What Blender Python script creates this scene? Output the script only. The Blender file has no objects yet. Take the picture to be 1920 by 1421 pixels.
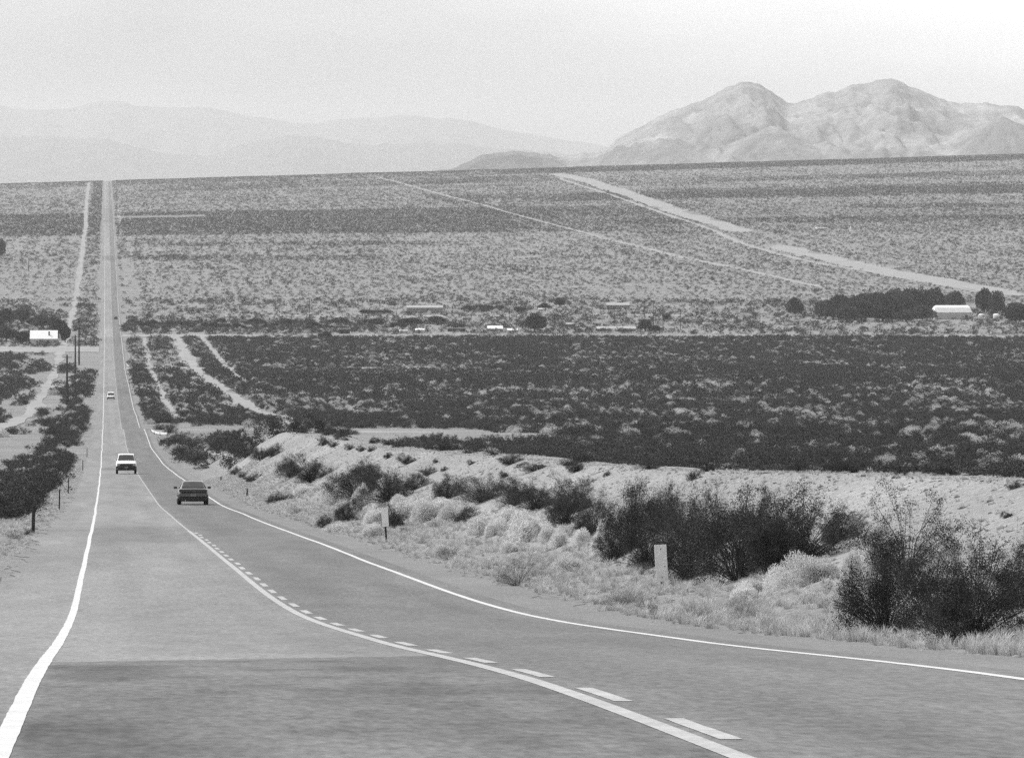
import bpy, math, random
import numpy as np
from mathutils import Vector, Matrix

R = math.radians
scene = bpy.context.scene
COL = scene.collection

# ------------------------------------------------------------------ camera, sky, sun, exposure
F = 10000.0            # focal length in photo pixels (1920 wide)
VX, VY = 198.0, 340.0  # vanishing point of the straight road / level horizon in the photo
cam_d = bpy.data.cameras.new("camera")
cam = bpy.data.objects.new("camera", cam_d)
COL.objects.link(cam)
cam_d.sensor_width = 36.0
cam_d.lens = F / 1920.0 * 36.0
cam_d.shift_x = (960.0 - VX) / 1920.0
cam_d.shift_y = -(710.5 - VY) / 1920.0
cam_d.clip_start = 0.5
cam_d.clip_end = 80000.0
cam.location = (0, 0, 0)
cam.rotation_euler = (R(90), 0, 0)
scene.camera = cam

SUN_EL, SUN_AZ = 52.0, -52.0      # azimuth measured from +Y (view direction), negative = to the left
world = bpy.data.worlds.new("World")
scene.world = world
world.use_nodes = True
nt = world.node_tree
nt.nodes.clear()
wo = nt.nodes.new("ShaderNodeOutputWorld")
bg = nt.nodes.new("ShaderNodeBackground")
sky = nt.nodes.new("ShaderNodeTexSky")
sky.sky_type = 'NISHITA'
sky.sun_disc = False
sky.sun_elevation = R(SUN_EL)
sky.sun_rotation = R(SUN_AZ)
sky.dust_density = 3.0
sky.air_density = 1.0
bw = nt.nodes.new("ShaderNodeRGBToBW")
nt.links.new(sky.outputs[0], bw.inputs[0])
tc = nt.nodes.new("ShaderNodeTexCoord")
sp = nt.nodes.new("ShaderNodeSeparateXYZ")
nt.links.new(tc.outputs['Generated'], sp.inputs[0])
mr = nt.nodes.new("ShaderNodeMapRange")     # a bright thin veil of high cloud on the right
mr.interpolation_type = 'SMOOTHSTEP'
mr.inputs['From Min'].default_value = 0.0
mr.inputs['From Max'].default_value = 0.26
mr.inputs['To Min'].default_value = 1.86
mr.inputs['To Max'].default_value = 5.0
nt.links.new(sp.outputs['X'], mr.inputs['Value'])
mu = nt.nodes.new("ShaderNodeMath"); mu.operation = 'MULTIPLY'
mr2 = nt.nodes.new("ShaderNodeMapRange"); mr2.interpolation_type = 'SMOOTHSTEP'   # the veil ends further to the right
mr2.inputs['From Min'].default_value = 0.28; mr2.inputs['From Max'].default_value = 0.6
mr2.inputs['To Min'].default_value = 1.0; mr2.inputs['To Max'].default_value = 0.22
nt.links.new(sp.outputs['X'], mr2.inputs['Value'])
mu0 = nt.nodes.new("ShaderNodeMath"); mu0.operation = 'MULTIPLY'
nt.links.new(mr.outputs[0], mu0.inputs[0]); nt.links.new(mr2.outputs[0], mu0.inputs[1])
nt.links.new(bw.outputs[0], mu.inputs[0]); nt.links.new(mu0.outputs[0], mu.inputs[1])
cn = nt.nodes.new("ShaderNodeTexNoise"); cn.inputs['Scale'].default_value = 26.0; cn.inputs['Detail'].default_value = 5
cm = nt.nodes.new("ShaderNodeMapping"); cm.inputs['Scale'].default_value = (1, 1, 3.5)
nt.links.new(tc.outputs['Generated'], cm.inputs[0]); nt.links.new(cm.outputs[0], cn.inputs['Vector'])
cr_ = nt.nodes.new("ShaderNodeMapRange"); cr_.inputs['From Min'].default_value = 0.3; cr_.inputs['From Max'].default_value = 0.7
cr_.inputs['To Min'].default_value = 0.93; cr_.inputs['To Max'].default_value = 1.07
nt.links.new(cn.outputs['Fac'], cr_.inputs[0])
mu3 = nt.nodes.new("ShaderNodeMath"); mu3.operation = 'MULTIPLY'
nt.links.new(mu.outputs[0], mu3.inputs[0]); nt.links.new(cr_.outputs[0], mu3.inputs[1])
nt.links.new(mu3.outputs[0], bg.inputs['Color'])
bg.inputs['Strength'].default_value = 0.15
nt.links.new(bg.outputs[0], wo.inputs['Surface'])

sun_d = bpy.data.lights.new("sun", 'SUN')
sun_d.energy = 3.1
sun_d.angle = R(0.5)
sun_d.color = (1.0, 1.0, 1.0)
sun = bpy.data.objects.new("sun", sun_d)
COL.objects.link(sun)
_sd = Vector((math.sin(R(SUN_AZ)) * math.cos(R(SUN_EL)), math.cos(R(SUN_AZ)) * math.cos(R(SUN_EL)), math.sin(R(SUN_EL))))
sun.rotation_euler = (-_sd).to_track_quat('-Z', 'Y').to_euler()
sun.location = _sd * 50

scene.view_settings.view_transform = 'Standard'
scene.view_settings.look = 'None'
scene.view_settings.exposure = -0.17
scene.view_settings.gamma = 1.0
scene.render.engine = 'CYCLES'
scene.cycles.use_denoising = False
scene.cycles.max_bounces = 6
scene.cycles.diffuse_bounces = 3
scene.cycles.volume_bounces = 3
scene.cycles.transparent_max_bounces = 12
scene.cycles.sample_clamp_indirect = 3.0
scene.render.film_transparent = False

rng = np.random.default_rng(11)
random.seed(5)

# ------------------------------------------------------------------ noise
def _hash(ix, iy, seed):
    n = (ix.astype(np.int64) * 374761393 + iy.astype(np.int64) * 668265263 + seed * 974634777) & 0xffffffff
    n = ((n ^ (n >> 13)) * 1274126177) & 0xffffffff
    n = n ^ (n >> 16)
    return (n & 0xffff) / 65535.0
def vnoise(x, y, seed=0):
    x = np.asarray(x, float); y = np.asarray(y, float)
    ix = np.floor(x); iy = np.floor(y); fx = x - ix; fy = y - iy
    fx = fx * fx * (3 - 2 * fx); fy = fy * fy * (3 - 2 * fy)
    a = _hash(ix, iy, seed); b = _hash(ix + 1, iy, seed); c = _hash(ix, iy + 1, seed); d = _hash(ix + 1, iy + 1, seed)
    return (a * (1 - fx) + b * fx) * (1 - fy) + (c * (1 - fx) + d * fx) * fy
def fbm(x, y, seed=0, octs=4):
    s = 0; a = 0.5; t = 0
    for k in range(octs):
        s = s + a * vnoise(np.asarray(x) * 2 ** k, np.asarray(y) * 2 ** k, seed + k); t += a; a *= 0.5
    return s / t
def sstep(a, b, x):
    t = np.clip((np.asarray(x, float) - a) / (b - a), 0, 1)
    return t * t * (3 - 2 * t)

# ------------------------------------------------------------------ long profile of the valley (measured road width and row)
XL, XC, XR = -0.53, 3.12, 6.77       # edge lines and centre line across the road, camera at x = 0
_prof = [(1415, 374), (1340, 312), (1300, 277), (1275, 253), (1203, 163), (1147, 112.6), (1057, 74), (1020, 59.7), (980, 43.8), (965, 38.4),
         (948, 32.3), (931, 28.4), (902, 22.1), (885, 18.6), (869, 15.85), (853, 14.1), (836, 12.4), (816, 11.35), (806, 10.8), (807, 10.1),
         (804, 9.55), (780, 8.5), (765, 7.7), (728, 6.5), (682, 5.14), (648, 4.6), (611, 3.97), (560, 3.36), (530, 3.13), (499, 2.85),
         (472, 2.58), (422, 2.2), (389, 1.9), (365, 1.62), (340, 1.42)]
_D = np.array([F / s for y, s in _prof]); _Z = np.array([-(y - VY) / s for y, s in _prof])
_D = np.concatenate([[-80, 0], _D, [7500, 8200, 9500, 60000]])
_Z = np.concatenate([[0.5, -1.25], _Z, [-3.0, -14, -22, -30]])
def _pchip(xs, ys):
    h = np.diff(xs); d = np.diff(ys) / h; m = np.zeros_like(ys)
    for i in range(1, len(xs) - 1):
        if d[i - 1] * d[i] > 0:
            w1 = 2 * h[i] + h[i - 1]; w2 = h[i] + 2 * h[i - 1]
            m[i] = (w1 + w2) / (w1 / d[i - 1] + w2 / d[i])
    m[0] = d[0]; m[-1] = d[-1]
    def f(x):
        x = np.asarray(x, float)
        i = np.clip(np.searchsorted(xs, x) - 1, 0, len(xs) - 2)
        t = (x - xs[i]) / h[i]
        return ((1 + 2 * t) * (1 - t) ** 2 * ys[i] + t * (1 - t) ** 2 * h[i] * m[i] + t * t * (3 - 2 * t) * ys[i + 1] + t * t * (t - 1) * h[i] * m[i + 1])
    return f
_pf = _pchip(_D, _Z)
# rows of the ground sheet; the road and the tracks use the same rows so that they lie flush on it
YR = [-60, -40, -20, 0, 10, 18]
_y = 22.0
while _y < 8200: YR.append(_y); _y *= 1.0085
while _y < 60000: YR.append(_y); _y *= 1.05
YR = np.array(YR); _ZR = _pf(YR)
def z0(Y): return np.interp(Y, YR, _ZR)

_crest = [(470, 806), (520, 809), (560, 811), (595, 817), (677, 833), (801, 845.5), (914, 854), (992, 863), (1042, 870), (1240, 882), (1425, 885.6), (1612, 889),
          (1725, 895), (1875, 901), (2100, 912)]
XB = 17.0
_cs = np.array([(x - VX) / XB for x, y in _crest]); _cY = F / _cs; _cz = np.array([-(y - VY) for x, y in _crest]) / _cs - z0(_cY)
_o = np.argsort(_cY); _cY = _cY[_o]; _cz = _cz[_o]
def hb(Y):
    h = np.interp(Y, _cY, _cz)
    return h * (1 - sstep(470, 900, Y))
def ground(X, Y):
    X = np.asarray(X, float); Y = np.asarray(Y, float)
    z = z0(Y)
    z = z + 0.029 * sstep(2900, 6900, Y) * np.clip(X, -2500, 3000)
    h = hb(Y)
    wob = (fbm(Y * 0.06, X * 0.05, 3) - 0.5)
    xr = X + wob * 2.2 * sstep(10, 13, X)
    prof = 0.12 * sstep(8.7, 11, xr) + 0.88 * np.clip((xr - 11.0) / 5.6, 0, 1) ** 0.9
    back = sstep(18.6, 28, xr)
    z = z + np.where(X > 8.6, h * prof * (1 - back) - 0.5 * back * (1 - sstep(1200, 1800, Y)), 0)
    z = z - np.where(X < -4, 0.9 * sstep(-4, -11, X) * (1 - sstep(1200, 2000, Y)), 0)
    amp = 0.10 * sstep(9.0, 11, X) + 0.06 * sstep(-3.8, -6, X)
    near = 1 - sstep(500, 1500, Y)
    z = z + amp * near * (2.2 - 1.3 * sstep(11.5, 13.5, X)) * (fbm(X * 0.4, Y * 0.25, 9, 2) - 0.5)
    z = z + np.where(np.abs(X - 3) > 25, 1, 0) * sstep(25, 60, np.abs(X - 3)) * 1.3 * (fbm(X * 0.012, Y * 0.006, 21, 3) - 0.5)
    return z
_ys = np.exp(np.linspace(math.log(24), math.log(9500), 6000))
def hit(x, y):
    """where the sight line through photo point (x, y) meets the ground"""
    X = (x - VX) / F * _ys; zr = -(y - VY) / F * _ys
    g = ground(X, _ys)
    k = np.nonzero(g >= zr)[0]
    if len(k) == 0: return None
    k = k[0]
    return (X[k], _ys[k], g[k], F / _ys[k])

# ------------------------------------------------------------------ materials (the photograph is black and white: all greys)
def mat(name, v, rough=0.9, spec=0.15, metal=0.0, noise=None, noise2=None, bump=None, rand=0.0, attr=None, trans=0.0, coords='Object'):
    m = bpy.data.materials.new(name); m.use_nodes = True
    t = m.node_tree; b = t.nodes['Principled BSDF']
    b.inputs['Base Color'].default_value = (v, v, v, 1)
    b.inputs['Roughness'].default_value = rough
    b.inputs['Specular IOR Level'].default_value = spec
    b.inputs['Metallic'].default_value = metal
    cur = t.nodes.new('ShaderNodeValue'); cur.outputs[0].default_value = v; cur = cur.outputs[0]
    def mul(a, bsock):
        n = t.nodes.new('ShaderNodeMath'); n.operation = 'MULTIPLY'
        t.links.new(a, n.inputs[0]); t.links.new(bsock, n.inputs[1]); return n.outputs[0]
    co = t.nodes.new('ShaderNodeTexCoord')
    if attr:
        a = t.nodes.new('ShaderNodeAttribute'); a.attribute_name = attr
        cur = mul(cur, a.outputs['Fac'])
    for nz in (noise, noise2):
        if nz:
            sc, lo, hi = nz[:3]; stretch = nz[3] if len(nz) > 3 else (1, 1, 1)
            mp = t.nodes.new('ShaderNodeMapping'); mp.inputs['Scale'].default_value = stretch
            t.links.new(co.outputs[coords], mp.inputs[0])
            n = t.nodes.new('ShaderNodeTexNoise'); n.inputs['Scale'].default_value = sc; n.inputs['Detail'].default_value = 5
            n.inputs['Roughness'].default_value = 0.65
            t.links.new(mp.outputs[0], n.inputs['Vector'])
            r = t.nodes.new('ShaderNodeMapRange'); r.inputs['From Min'].default_value = 0.3; r.inputs['From Max'].default_value = 0.7
            r.inputs['To Min'].default_value = lo; r.inputs['To Max'].default_value = hi
            t.links.new(n.outputs['Fac'], r.inputs[0]); cur = mul(cur, r.outputs[0])
    if rand:
        o = t.nodes.new('ShaderNodeObjectInfo')
        r = t.nodes.new('ShaderNodeMapRange'); r.inputs['To Min'].default_value = 1 - rand; r.inputs['To Max'].default_value = 1 + rand
        t.links.new(o.outputs['Random'], r.inputs[0]); cur = mul(cur, r.outputs[0])
    cb = t.nodes.new('ShaderNodeCombineColor')
    for k in range(3): t.links.new(cur, cb.inputs[k])
    t.links.new(cb.outputs[0], b.inputs['Base Color'])
    if bump:
        n = t.nodes.new('ShaderNodeTexNoise'); n.inputs['Scale'].default_value = bump[0]; n.inputs['Detail'].default_value = 6
        t.links.new(co.outputs[coords], n.inputs['Vector'])
        bp = t.nodes.new('ShaderNodeBump'); bp.inputs['Strength'].default_value = bump[1]; bp.inputs['Distance'].default_value = bump[2]
        t.links.new(n.outputs['Fac'], bp.inputs['Height']); t.links.new(bp.outputs[0], b.inputs['Normal'])
    if trans:
        tr = t.nodes.new('ShaderNodeBsdfTranslucent'); t.links.new(cb.outputs[0], tr.inputs[0])
        mx = t.nodes.new('ShaderNodeMixShader'); mx.inputs[0].default_value = trans
        t.links.new(b.outputs[0], mx.inputs[1]); t.links.new(tr.outputs[0], mx.inputs[2])
        t.links.new(mx.outputs[0], t.nodes['Material Output'].inputs['Surface'])
    return m

M = {}
M['sand'] = mat('desert_ground', 0.228, noise=(0.05, 0.82, 1.18), noise2=(4.5, 0.70, 1.25), bump=(6.0, 0.9, 0.16), attr='tone', spec=0.0)
M['track'] = mat('pale_dirt', 0.29, noise=(0.08, 0.85, 1.12), noise2=(0.8, 0.9, 1.1), bump=(2.0, 0.4, 0.1), spec=0.0)
M['asphalt'] = mat('worn_asphalt', 0.172, rough=0.95, noise=(1.1, 0.90, 1.10, (1, 0.10, 1)), noise2=(13.0, 0.68, 1.32, (1, 0.25, 1)), bump=(40, 0.5, 0.01), attr='tone', spec=0.1)
M['gravel'] = mat('shoulder_gravel', 0.208, noise=(0.4, 0.9, 1.1, (1, 0.3, 1)), noise2=(7, 0.8, 1.2), bump=(15, 0.7, 0.05), spec=0.0)
M['paint'] = mat('white_road_paint', 0.55, rough=0.8, noise=(1.6, 0.88, 1.05), noise2=(22, 0.80, 1.10), spec=0.2)
M['paint2'] = mat('worn_yellow_road_paint', 0.40, rough=0.85, noise=(1.6, 0.80, 1.10), noise2=(20, 0.70, 1.15))
M['paint3'] = mat('faded_road_paint', 0.34, rough=0.8, noise=(0.6, 0.85, 1.1))
M['dark_leaf'] = mat('creosote_leaf', 0.034, rough=0.7, spec=0.25, rand=0.30, trans=0.15, noise=(2.2, 0.6, 1.5), noise2=(11, 0.55, 1.7))
M['grey_leaf'] = mat('saltbush_leaf', 0.17, rough=0.8, rand=0.25, trans=0.2, noise=(2.5, 0.8, 1.25))
M['light_leaf'] = mat('rabbitbrush_leaf', 0.64, rough=0.9, rand=0.12, trans=0.45, noise=(3, 0.8, 1.2))
M['pale_scrub'] = mat('pale_scrub_leaf', 0.52, rough=0.9, rand=0.2, trans=0.25)
M['straw'] = mat('dry_straw', 0.46, rough=0.9, rand=0.22, trans=0.35)
M['sand_stone'] = mat('desert_stone', 0.24, rough=0.95, rand=0.35, noise=(8, 0.8, 1.2))
M['twig'] = mat('grey_twig', 0.10, rough=0.9)
M['tree_leaf'] = mat('tamarisk_leaf', 0.046, rough=0.8, spec=0.1, rand=0.40, trans=0.15, noise=(0.6, 0.6, 1.6))
M['bark'] = mat('tree_bark', 0.09, rough=0.95)
M['wood'] = mat('weathered_dark_timber', 0.035, rough=0.9, noise=(6, 0.7, 1.3))
M['white'] = mat('white_painted_metal', 0.78, rough=0.5, spec=0.3, noise=(0.5, 0.93, 1.04))
M['pale_roof'] = mat('dusty_pale_roofing', 0.40, rough=0.8, noise=(1.5, 0.75, 1.15))
M['wall'] = mat('pale_shed_wall', 0.46, rough=0.8, noise=(0.6, 0.88, 1.08))
M['wallgrey'] = mat('grey_siding', 0.22, rough=0.8, noise=(0.6, 0.85, 1.1))
M['darkthing'] = mat('dark_opening', 0.03, rough=0.6)
M['panel'] = mat('marker_panel_paint', 0.85, rough=0.6, noise=(5, 0.92, 1.06))
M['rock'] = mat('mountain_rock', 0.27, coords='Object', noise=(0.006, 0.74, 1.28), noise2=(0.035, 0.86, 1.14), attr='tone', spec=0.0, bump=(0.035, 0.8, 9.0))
M['farrock'] = mat('far_range_rock', 0.15, coords='Object', noise=(0.003, 0.9, 1.1), spec=0.0)
M['car_silver'] = mat('dark_grey_paint', 0.09, rough=0.25, spec=0.7, metal=0.3)
M['car_dark'] = mat('dark_trim', 0.018, rough=0.5, spec=0.4)
M['car_cream'] = mat('cream_paint', 0.74, rough=0.3, spec=0.5)
M['car_white'] = mat('bright_white_paint', 0.85, rough=0.25, spec=0.5)
M['tyre'] = mat('tyre_rubber', 0.012, rough=0.9)
M['rim'] = mat('wheel_metal', 0.30, rough=0.4, metal=0.7)
M['glass'] = mat('car_glass', 0.02, rough=0.08, spec=0.6)
M['lens'] = mat('lamp_lens', 0.35, rough=0.15, spec=0.6)
M['redlens'] = mat('tail_lamp_lens', 0.03, rough=0.2, spec=0.6)
M['chrome'] = mat('chrome', 0.5, rough=0.2, metal=0.9)

# ------------------------------------------------------------------ mesh helpers
def link(o, parent=None):
    COL.objects.link(o)
    if parent is not None: o.parent = parent
    return o
def tag(o, label=None, cat=None, group=None, kind=None):
    if label: o['label'] = label
    if cat: o['category'] = cat
    if group: o['group'] = group
    if kind: o['kind'] = kind
    return o
def empty(name, loc, rz=0.0):
    o = bpy.data.objects.new(name, None); o.location = loc; o.rotation_euler = (0, 0, rz); o.empty_display_size = 0.2
    return link(o)
def mesh_np(name, V, Fc, m, smooth=False):
    me = bpy.data.meshes.new(name)
    me.from_pydata(np.asarray(V).tolist() if isinstance(V, np.ndarray) else V, [], Fc.tolist() if isinstance(Fc, np.ndarray) else Fc)
    for k in (m if isinstance(m, (list, tuple)) else [m]): me.materials.append(k)
    if smooth: me.polygons.foreach_set('use_smooth', [True] * len(me.polygons))
    me.update(); return me
class MB:
    def __init__(s): s.v = []; s.f = []
    def box(s, c, d, rz=0.0, taper=1.0):
        n = len(s.v); hx, hy, hz = d[0] / 2, d[1] / 2, d[2] / 2
        for z, k in ((-hz, 1.0), (hz, taper)):
            for a, b in ((-hx, -hy), (hx, -hy), (hx, hy), (-hx, hy)):
                x, y = a * k, b * k
                s.v.append((c[0] + x * math.cos(rz) - y * math.sin(rz), c[1] + x * math.sin(rz) + y * math.cos(rz), c[2] + z))
        s.f += [(n, n + 3, n + 2, n + 1), (n + 4, n + 5, n + 6, n + 7)] + [(n + i, n + (i + 1) % 4, n + 4 + (i + 1) % 4, n + 4 + i) for i in range(4)]
        return s
    def tube(s, p0, p1, r0, r1, n=8):
        p0 = Vector(p0); p1 = Vector(p1); d = (p1 - p0)
        if d.length < 1e-6: return s
        q = d.to_track_quat('Z', 'Y'); b = len(s.v)
        for p, r in ((p0, r0), (p1, r1)):
            for i in range(n):
                a = 2 * math.pi * i / n
                s.v.append(tuple(p + q @ Vector((math.cos(a) * r, math.sin(a) * r, 0))))
        s.f += [(b + i, b + (i + 1) % n, b + n + (i + 1) % n, b + n + i) for i in range(n)]
        s.f += [tuple(b + n - 1 - i for i in range(n)), tuple(b + n + i for i in range(n))]
        return s
    def poly(s, pts):
        b = len(s.v); s.v += [tuple(p) for p in pts]; s.f.append(tuple(range(b, b + len(pts)))); return s
    def loft(s, secs, cap=True):
        b = len(s.v); n = len(secs[0])
        for sc in secs: s.v += [tuple(p) for p in sc]
        for j in range(len(secs) - 1):
            for i in range(n):
                s.f.append((b + j * n + i, b + j * n + (i + 1) % n, b + (j + 1) * n + (i + 1) % n, b + (j + 1) * n + i))
        if cap:
            s.f.append(tuple(b + n - 1 - i for i in range(n))); s.f.append(tuple(b + (len(secs) - 1) * n + i for i in range(n)))
        return s
    def build(s, name, m, parent=None, smooth=False, bevel=0.0):
        o = bpy.data.objects.new(name, mesh_np(name, s.v, s.f, m, smooth)); link(o, parent)
        if bevel:
            bv = o.modifiers.new('bevel', 'BEVEL'); bv.width = bevel; bv.segments = 2; bv.limit_method = 'ANGLE'
        return o

# ------------------------------------------------------------------ ground sheet
_xc = [-3.3, -2.6, -2.0, 0, 3.12, 6.0, 8.0, 8.6]
_xr = list(np.arange(9.0, 31, 0.4)); v = 32.0
while v < 14000: _xr.append(v); v = v * 1.045 + 1
_xl = list(np.arange(-4.0, -20, -1.0)); v = -21.0
while v > -14000: _xl.append(v); v = v * 1.05 - 1
XCOL = np.array(sorted(_xl + _xc + _xr))
GX, GY = np.meshgrid(XCOL, YR)
GZ = ground(GX, GY)
nx, ny = len(XCOL), len(YR)
V = np.stack([GX.ravel(), GY.ravel(), GZ.ravel()], 1)
ii = (np.arange(ny - 1)[:, None] * nx + np.arange(nx - 1)[None, :]).ravel()
FC = np.stack([ii, ii + 1, ii + nx + 1, ii + nx], 1)
gm = mesh_np('desert_ground', V, FC, M['sand'], True)
tone = np.ones(GX.shape)
tone *= 1 - 0.10 * sstep(4250, 4400, GY) * (1 - sstep(4900, 5100, GY))       # darker ground tone in a belt across the far plain
tone *= 1 + 0.20 * sstep(10.5, 12, GX) * (1 - sstep(20, 26, GX)) * (1 - sstep(600, 900, GY))   # pale graded bank
a = gm.attributes.new('tone', 'FLOAT', 'POINT'); a.data.foreach_set('value', tone.ravel())
tag(link(bpy.data.objects.new('ground', gm)), kind='structure')

# ------------------------------------------------------------------ highway
def gflat(X, Y):   # ground under the road and tracks (same rows as the sheet)
    return ground(X, Y)
def strip(name, xs, y0, y1, dz, m, kind='structure', tonef=None, edge=None):
    ys = YR[(YR > y0) & (YR < y1)]; ys = np.concatenate([[y0], ys, [y1]])
    xs = np.array(xs, float)
    A, B = np.meshgrid(xs, ys)
    if edge is not None: A = edge(A, B)
    Z = np.interp(B, YR, _ZR) + 0.029 * sstep(2900, 6900, B) * A + dz
    V = np.stack([A.ravel(), B.ravel(), Z.ravel()], 1); n = len(xs)
    ii = (np.arange(len(ys) - 1)[:, None] * n + np.arange(n - 1)[None, :]).ravel()
    me = mesh_np(name, V, np.stack([ii, ii + 1, ii + n + 1, ii + n], 1), m, True)
    if tonef is not None:
        a = me.attributes.new('tone', 'FLOAT', 'POINT'); a.data.foreach_set('value', tonef(A, B).ravel())
    o = bpy.data.objects.new(name, me); link(o)
    return tag(o, kind=kind)
def redge(A, B):
    w = (fbm(B * 0.25, A * 0, 41, 3) - 0.5) * 0.9
    return A + w * (np.abs(A - 8.3) < 0.01) - w * (np.abs(A + 2.3) < 0.01)
def road_tone(X, Y):
    t = np.ones(X.shape)
    rl = sstep(3.0, 3.3, X)
    t = t * (1.19 * (1 - rl) + 0.82 * rl)                          # lanes laid at different times
    left = 1 - rl
    seam = 46.5 + 1.1 * X                                          # slanted resurfacing joint in the near left lane
    near = (1 - sstep(0, 0.5, Y - seam))
    left = left * sstep(-0.52, -0.40, X)
    t = t * (1 - 0.34 * near * left)
    t = t * (1 + 0.10 * (1 - sstep(50, 60, Y)) * rl)
    blot = sstep(0.56, 0.72, fbm(X * 0.9, Y * 0.30, 31, 4))
    t = t * (1 - 0.26 * blot * near * left) * (1 + 0.10 * sstep(0.5, 0.7, fbm(X * 1.3, Y * 0.4, 39, 4)) * near * left)
    for a, b, k in ((170, 214, 0.17), (395, 410, 0.1), (560, 585, 0.15), (700, 730, 0.12), (1470, 1560, 0.14), (2210, 2300, 0.1), (3640, 3760, 0.25), (4600, 4720, 0.2), (4750, 5300, 0.12)):
        w = (b - a) * 0.12
        t = t * (1 - k * sstep(a - w, a + w, Y) * (1 - sstep(b - w, b + w, Y)) * (left if a < 1000 else 1))
    for a, b, k in ((2310, 2460, 0.22), (3560, 3630, 0.12), (3780, 4200, 0.12)):
        t = t * (1 + k * sstep(a, a + 20, Y) * (1 - sstep(b, b + 20, Y)) * left)
    b2 = sstep(0.60, 0.74, fbm(X * 2.6, Y * 0.75, 35, 3)); t = t * (1 - 0.22 * b2 * near * left)
    b3 = fbm(X * 0.7, Y * 0.035, 37, 5); t = t * (0.80 + 0.40 * b3) * np.where(X < -0.6, 0.97 + 0.1 * (fbm(X * 2, Y * 0.2, 44, 3) - 0.5), 1)
    t = t * (1 - 0.12 * np.exp(-((X - (XC - 0.22)) / 0.10) ** 2) * (1 - sstep(180, 260, Y)))     # dark shadow edge beside the centre line, painted into the tone
    t = t * (1 + 0.07 * np.exp(-((Y - seam - 0.8) / 0.9) ** 2) * left)
    b4 = fbm(X * 3.0, Y * 0.55, 38, 4); t = t * (0.89 + 0.22 * b4)
    for px_, py_, rx_, ry_ in ((0.62, 40.2, 0.16, 0.5), (0.15, 39.6, 0.12, 0.5), (2.9, 36.2, 0.2, 0.5), (2.75, 37.8, 0.14, 0.4), (1.7, 39.8, 0.25, 0.5), (3.2, 34.0, 0.12, 0.35)):
        t = t * (1 - 0.22 * np.exp(-((X - px_) / rx_) ** 2 - ((Y - py_) / ry_) ** 2))
    # wheel paths
    for c in (0.5, 2.2, 4.1, 5.9):
        t = t * (1 - 0.06 * np.exp(-((X - c) / 0.32) ** 2))
    t = t * (0.93 + 0.14 * fbm(X * 1.2, Y * 0.05, 5, 4))
    return t
strip('road', [-2.3, -2.0, -1.7, -1.4, -1.15] + list(np.arange(-0.95, 7.25, 0.18)) + [7.25], -60, 7400, 0.012, M['asphalt'], tonef=road_tone, edge=redge)
strip('road_shoulder', [7.245, 7.8, 8.3], -60, 7300, 0.006, M['gravel'], edge=redge)
def wob(c, w, seed):
    def e(A, B):
        o = (fbm(B * 0.5, A * 0, seed, 3) - 0.5) * 0.012 + (fbm(B * 0.03, A * 0, seed + 5, 2) - 0.5) * 0.10 * sstep(60, 160, B)
        return A + o + (fbm(B * 2.2, A * 37, seed + 9, 2) - 0.5) * 0.010
    return e
strip('edge_line', [XL - 0.06, XL + 0.06], 20, 7000, 0.0155, M['paint'], edge=wob(0, 0, 51))
strip('edge_line', [XR - 0.06, XR + 0.06], 20, 1036, 0.0155, M['paint'], edge=wob(0, 0, 52))
strip('edge_line', [XR - 0.06, XR + 0.06], 1062, 7000, 0.0155, M['paint'], edge=wob(0, 0, 53))
strip('centre_line', [XC - 0.065, XC + 0.065], 20, 200, 0.0155, M['paint2'])
strip('centre_line', [XC - 0.04, XC + 0.04], 200, 3600, 0.0155, M['paint3'])
# broken line beside the solid one: one marking mesh per painted dash
k = 0; y = 22.4
while y < 196:
    strip('lane_dash', [XC + 0.135, XC + 0.255], y, y + 2.9, 0.0155, M['paint2'], edge=wob(0, 0, 60 + k)); y += 5.85; k += 1

# ------------------------------------------------------------------ dirt tracks
def ribbon(name, pts, w, dz=0.10, jag=0.25, seed=1, m='track'):
    """pts: ground points (X, Y) in world metres; w: width across x"""
    pts = sorted(pts, key=lambda p: p[1]); py = np.array([p[1] for p in pts]); px = np.array([p[0] for p in pts])
    ys = YR[(YR > py[0]) & (YR < py[-1])]; ys = np.concatenate([[py[0]], ys, [py[-1]]])
    cx = np.interp(ys, py, px); n = 5
    fade = np.clip(np.minimum(ys - ys[0], ys[-1] - ys) / 20, 0.2, 1)
    j = (fbm(ys * 0.02, ys * 0, seed, 3) - 0.5) * 2 * jag
    A = cx[:, None] + j[:, None] * w + np.linspace(-0.5, 0.5, n)[None, :] * (w * fade * (1 + 1.7 * (fbm(ys * 0.03, ys * 0 + 9, seed, 4) - 0.5)))[:, None]
    B = np.repeat(ys[:, None], n, 1)
    Z = ground(A, B) + dz
    V = np.stack([A.ravel(), B.ravel(), Z.ravel()], 1)
    ii = (np.arange(len(ys) - 1)[:, None] * n + np.arange(n - 1)[None, :]).ravel()
    me = mesh_np(name, V, np.stack([ii, ii + 1, ii + n + 1, ii + n], 1), M[m], True)
    return tag(link(bpy.data.objects.new(name, me)), kind='structure')
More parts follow.
